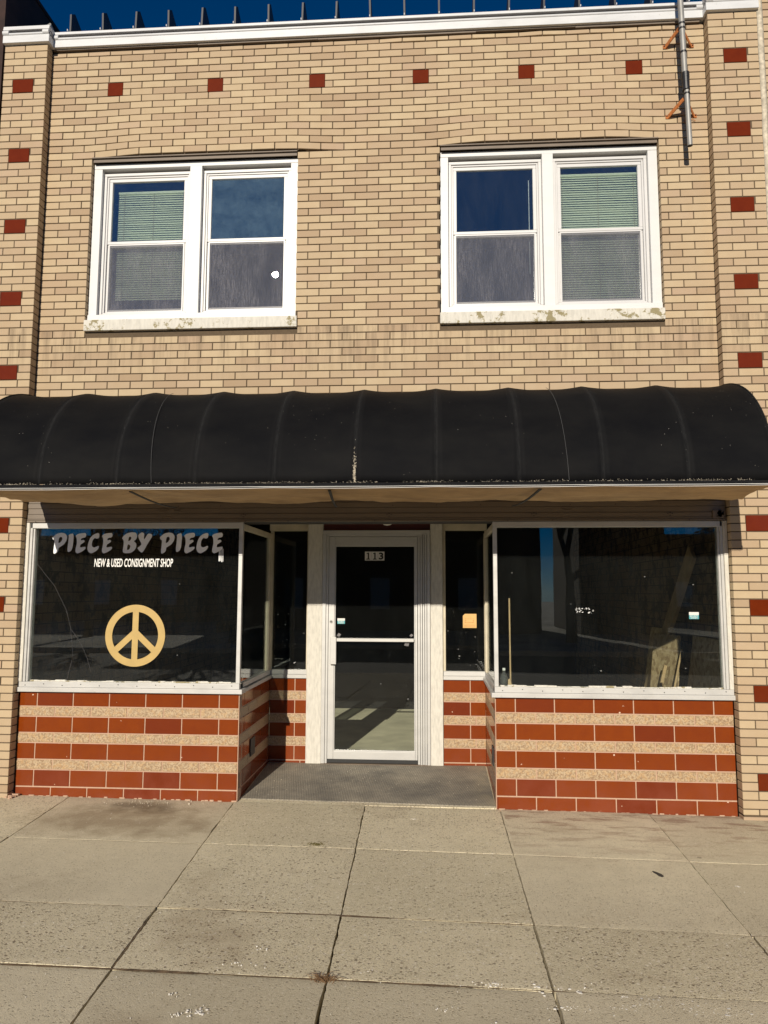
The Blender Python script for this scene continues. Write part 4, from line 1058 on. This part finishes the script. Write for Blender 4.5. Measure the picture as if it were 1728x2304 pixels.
def slabq(p, th, nrm):     # board from 4 corner points with thickness
    n_ = Vector(nrm).normalized()*th; vs = [Vector(q) for q in p]; vs = vs+[v+n_ for v in vs]
    m_ = MB(); m_.add(vs, [(0, 1, 2, 3), (7, 6, 5, 4), (0, 4, 5, 1), (1, 5, 6, 2), (2, 6, 7, 3), (3, 7, 4, 0)]); return m_
o = obj('osb_sheet', slabq([(2.74, 2.72, -.16), (2.74, 3.68, -.16), (2.89, 3.60, 1.045), (2.89, 2.64, 1.045)], .012, (1, 0, .12)), 'osb'); tag(o, 'chipboard sheet leaning furthest left behind the wide pine plank in the right shop window', 'board', 'chipboard sheets behind the right window')
o = obj('osb_sheet', slabq([(2.70, 2.17, -.16), (2.54, 2.66, -.16), (2.66, 2.66, 1.01), (2.80, 2.17, 1.01)], .012, (1, 0, .12)), 'osb'); tag(o, 'half sunlit chipboard sheet right of the wide plank in the right shop window', 'board', 'chipboard sheets behind the right window')
o = obj('osb_sheet', slabq([(2.73, 1.12, -.16), (2.73, 2.08, -.16), (2.89, 2.03, 1.02), (2.89, 1.07, 1.02)], .012, (1, 0, .12)), 'osb'); tag(o, 'shaded chipboard sheet nearest the right jamb of the right shop window', 'board', 'chipboard sheets behind the right window')
def plank(p, q, w_, h_, lab, upv=(0, 1, 0)):
    m_ = MB(); m_.beam(p, q, w_, h_, upv=upv); tag(obj('pine_board', m_, 'wood', bevel=.002), lab, 'board', 'pine boards behind the right window')
plank((2.63, 3.42, -.155), (2.84, 1.80, 1.90), .040, .22, 'long wide pine plank leaning behind the right shop window')
plank((2.485, 2.39, -.155), (2.655, 2.245, .69), .034, .034, 'short sunlit pine board at the left edge of the half sunlit chipboard sheet', upv=(0, 1, 0))
plank((2.58, 2.17, -.155), (2.77, 2.04, .88), .018, .018, 'thin pine stick leaning in front of the half sunlit chipboard sheet')
mb = MB(); mb.tube([(.80, .30, .60), (.795, .27, 1.42)], .007, 8); tag(obj('wooden_stick', mb, 'wood'), 'thin upright stick near the left edge of the right shop window', 'stick')
mb = MB(); mb.add([(.77, .25, .60), (.83, .24, .60), (.85, .31, .60), (.79, .32, .60), (.775, .26, .74), (.79, .255, .75), (.80, .30, .74), (.785, .31, .73)], [(3, 2, 1, 0), (4, 5, 6, 7), (0, 1, 5, 4), (1, 2, 6, 5), (2, 3, 7, 6), (3, 0, 4, 7)]); tag(obj('wood_wedge', mb, 'wood'), 'small pine wedge at the foot of the upright stick in the right window', 'wedge')
bt = thing('plastic_bottle', 'clear plastic water bottle beside the upright stick in the right window', 'bottle', (.745, .30, .60))
mb = MB(); prof = [(.001, 0), (.03, .002), (.032, .03), (.029, .06), (.032, .09), (.029, .12), (.032, .15), (.022, .18), (.011, .2), (.011, .215)]
for r_, z in prof:
    for k in range(16): a = 2*math.pi*k/16; mb.v.append((.745+r_*math.cos(a), .30+r_*math.sin(a), .60+z))
for j in range(len(prof)-1):
    for k in range(16): mb.f.append((j*16+k, j*16+(k+1) % 16, (j+1)*16+(k+1) % 16, (j+1)*16+k)); mb.mi.append(0)
obj('bottle_body', mb, 'plastic', bt, smooth=True)
mb = MB(); mb.tube([(.745, .30, .812), (.745, .30, .832)], .013, 14); obj('cap', mb, 'letter_white', bt)

# ------------------------------------------------------------------ neighbours
nb = thing('neighbour_building', 'dark red brick building rising behind the top left corner of the shop', 'building', (-8, 6, -.26))
mb = MB(); mb.box(-14, -3.835, .03, 16, -.3, 7.40); obj('wall', mb, 'dark_brick', nb)
mb = MB(); mb.box(-14.03, -3.825, .0, 16.03, 7.401, 7.44); obj('parapet_cap', mb, 'dark_brick', nb)
nr = thing('neighbour_shop', 'flush tan brick front continuing past the caulked joint at the right', 'building', (6, 3, -.26))
mb = MB(); bricks(mb, 3.012, 6.5, -.004, -.25, 7.4, phase=.11); mb.box(3.012, 6.5, -.004, .09, -.35, -.262); obj('brick_wall', mb, 'brick', nr, bevel=.0022)
mb = MB(); mb.box(3.014, 6.49, .003, .4, -.5, 7.4); obj('mortar_joints', mb, 'mortar', nr)
mb = MB(); mb.box(3.014, 14, .401, 14, -.5, 7.4); mb.box(6.51, 14, .0, .4005, -.5, 7.4); obj('building_shell', mb, 'side_tan', nr)
mb = MB(); N = 90
for i in range(N+1):
    z = -.28+6.95*i/N; wx = .006*noise.noise(Vector((0, 0, z*4)))
    mb.v += [(2.966+wx, -.004, z), (2.992+wx, -.012+.004*noise.noise(Vector((1, 3, z*9))), z), (3.018+wx*.5, -.006, z), (2.99, .05, z)]
for i in range(N):
    for q in range(4): a = i*4; mb.f.append((a+q, a+(q+1) % 4, a+4+(q+1) % 4, a+4+q)); mb.mi.append(0)
obj('caulk_joint', mb, 'greyband' if False else 'debris', nr, smooth=True)

# ------------------------------------------------------------------ small things on the sidewalk
mb = MB(); rg = random.Random(8)
def splat(cx, cy, s2, n, el=1.0):
    for k in range(n):
        x = cx+rg.gauss(0, s2*el); y = cy+rg.gauss(0, s2*.55); r_ = s2*.2*rg.random()**2+.0012
        nn = 7; z = ground_z(x)+.0035
        o = len(mb.v); pts = []
        for q in range(nn): a = 2*math.pi*q/nn; rr = r_*rg.uniform(.5, 1.2); pts.append((x+rr*math.cos(a), y+rr*.7*math.sin(a), z))
        mb.add(pts+[(p[0], p[1], z-.004) for p in pts]+[(x, y, z+.0012)], [(q, (q+1) % nn, 2*nn) for q in range(nn)]+[(q, nn+q, nn+(q+1) % nn, (q+1) % nn) for q in range(nn)])
for a in ((-.82, -3.0, .03, 30), (-.90, -3.03, .018, 14), (-.964, -2.884, .016, 8), (-.725, -2.591, .03, 12, 1.5), (-.678, -2.437, .025, 6), (-.16, -2.603, .02, 6), (.976, -2.737, .012, 18), (1.04, -2.792, .03, 22, 1.6), (.72, -2.843, .035, 20, 1.8), (.425, -2.674, .03, 20, 1.8),
          (1.296, -2.827, .04, 26, 2), (.911, -2.846, .03, 14, 1.8), (.75, -2.69, .05, 20, 2.5), (1.15, -2.75, .04, 16, 2), (1.964, -1.396, .009, 10), (.0, -.25, .012, 9), (.4, -3.0, .03, 10), (.2, -2.9, .02, 8), (1.5, -2.85, .05, 14, 2)): splat(*a)
for k in range(260): splat(rg.uniform(-3, 2.6), rg.uniform(-3.4, .05), .0025, 1)
o = obj('bird_lime', mb, 'snow'); o['kind'] = 'stuff'; o['label'] = 'white droppings and specks scattered on the sidewalk'
mb = MB()
for k in range(90):
    x = -2.15+rg.gauss(0, .22); y = -.02+rg.gauss(0, .05)
    if y > .08: continue
    s2 = rg.uniform(.001, .0035)*(3 if k < 4 else 1); z = ground_z(x); mb.box(x, x+s2*1.6, y, y+s2, z-.002, z+s2)
for k in range(120):
    x = rg.uniform(RX0+.05, RX1-.03); y = rg.uniform(.2, 1.2); s2 = rg.uniform(.001, .003); z = rf(y)+.008; mb.box(x, x+s2*1.6, y, y+s2, z-.002, z+s2)
o = obj('gravel_crumbs', mb, 'debris', bevel=0); o['kind'] = 'stuff'; o['label'] = 'pale crumbs of mortar strewn along the tile base and mat'
mb = MB(); x, y = 1.547, -1.25; z = ground_z(x)+.004
pts = [(-.028, .045), (-.018, .05), (.0, .03), (.018, .0), (.022, -.03), (.008, -.045), (-.008, -.03), (-.014, .0), (-.022, .02)]
mb.add([(x+p, y+q, z+.002) for p, q in pts]+[(x+p, y+q, z-.006) for p, q in pts], [tuple(range(9))]+[(i, 9+i, 9+(i+1) % 9, (i+1) % 9) for i in range(9)]); tag(obj('dead_leaf', mb, 'black'), 'single dark dead leaf lying on the right hand sidewalk slab', 'leaf')
mb = MB()
for k in range(60):
    a = rg.uniform(0, 6.28); L = rg.uniform(.02, .065); b = Vector((-.335+rg.gauss(0, .02), -2.705+rg.gauss(0, .012), ground_z(-.3)-.002)); t_ = b+Vector((math.cos(a)*L*1.2, math.sin(a)*L*.5, rg.uniform(.003, .028))); mid = (b+t_)/2+Vector((0, 0, .012))
    mb.tube([b, mid, t_], [.0014, .0012, .0005], 4)
tag(obj('dry_weed', mb, 'weed'), 'dried brown weed tuft growing where the front sidewalk joints cross', 'weed')
mb = MB()
for k in range(160):
    b = Vector((-.66+rg.gauss(0, .03), -.905+rg.gauss(0, .018), ground_z(-.6)+.0)); a = rg.uniform(0, 6.28); t_ = b+Vector((math.cos(a)*.01, math.sin(a)*.008, rg.uniform(.003, .010))); mb.tube([b, t_], [.0022, .0008], 4)
tag(obj('moss_tuft', mb, 'moss'), 'small yellow green moss patch on the upper middle sidewalk joint', 'moss')

# ------------------------------------------------------------------ across the street (seen mirrored in the glass)
def across(x0, x1, y0, h, lab, wincol='dark_room'):
    t = thing('brick_house', lab, 'building', ((x0+x1)/2, y0-4, -.4), 'buildings across the street')
    mb = MB(); mb.box(x0, x1, y0-8, y0, -.45, h); obj('wall', mb, 'dark_brick', t); mb = MB(); mb.box(x0-.2, x1+.2, y0-8.2, y0+.2, h+.001, h+.3); obj('roof', mb, 'dark_room', t)
    n = int((x1-x0)/2.2)
    for i in range(n):
        xx = x0+(i+.5)*(x1-x0)/n; mb = MB(); mb.box(xx-.5, xx+.5, y0+.001, y0+.06, .6, 2.2); obj('window', mb, 'casing' if i % 2 else 'dark_room', t)
across(-10.5, 5.2, -30, 6.0, 'low dark brick building across the street')
across(7.0, 11.0, -30, 6.5, 'taller dark brick building across the street')
across(-34, -11.5, -42, 4.8, 'long low building added across the street to darken reflections')  # added to block sky mirrored in the left shop glass
across(12.5, 30, -44, 5.0, 'low hall set back behind the conifer')
def bare_tree(x, y, h, lab, seed):
    rg = random.Random(seed); t = thing('bare_tree', lab, 'tree', (x, y, -.4), 'leafless trees across the street'); mb = MB(); tw = MB()
    def br(p, dr, L, r_, lev):
        q = p+dr*L; md = p+dr*L*.5+Vector((rg.gauss(0, .04), rg.gauss(0, .04), 0))*L
        (mb if lev < 2 else tw).tube([p, md, q], [r_, r_*.85, r_*.68], 6 if lev < 2 else 4, caps=False)
        if lev >= 6 or r_ < .006: return
        for k in range(3 if lev < 4 else 2):
            d2 = (dr+Vector((rg.gauss(0, .5), rg.gauss(0, .5), rg.uniform(-.05, .45)))).normalized(); br(q, d2, L*rg.uniform(.6, .85), r_*.62, lev+1)
    br(Vector((x, y, -.5)), Vector((0, 0, 1)), h*.28, h*.028, 0); obj('trunk', mb, 'bark', t); obj('twigs', tw, 'bark', t)
bare_tree(-15, -26, 7.5, 'wide leafless tree left across the street', 1); bare_tree(-7.5, -22, 6.8, 'slim leafless tree before the low brick building', 2); bare_tree(5.5, -24, 8.8, 'leafless tree between the two brick buildings', 4); bare_tree(-19, -28, 8, 'far left leafless tree across the street', 7); bare_tree(-12, -24, 6, 'short leafless tree beside the low brick building', 12); bare_tree(-17, -23, 6.5, 'leafless tree with low spreading limbs across the street', 21)
t = thing('conifer_tree', 'dark pointed conifer right of the buildings across the street', 'tree', (12.4, -27, -.4)); mb = MB(); mb.tube([(12.4, -27, -.5), (12.4, -27, 7.4)], [.14, .02], 8); obj('trunk', mb, 'bark', t)
mb = MB(); rg = random.Random(3)
for k in range(9000):
    f_ = rg.random()**.7; z = 7.4-f_*7.0; rad = .12+f_*1.75*(.75+.25*math.sin(z*9)); a = rg.uniform(0, 6.28); r_ = rad*math.sqrt(rg.random()); p = Vector((12.4+r_*math.cos(a), -27+r_*math.sin(a), z-.25*r_)); s2 = rg.uniform(.06, .14)
    e1 = Vector((math.cos(a), math.sin(a), -.3))*s2*1.6; e2 = Vector((-math.sin(a), math.cos(a), rg.uniform(-.5, .5)))*s2*.6
    mb.add([p-e2, p+e1, p+e2], [(0, 1, 2)])
obj('crown', mb, 'needle', t)
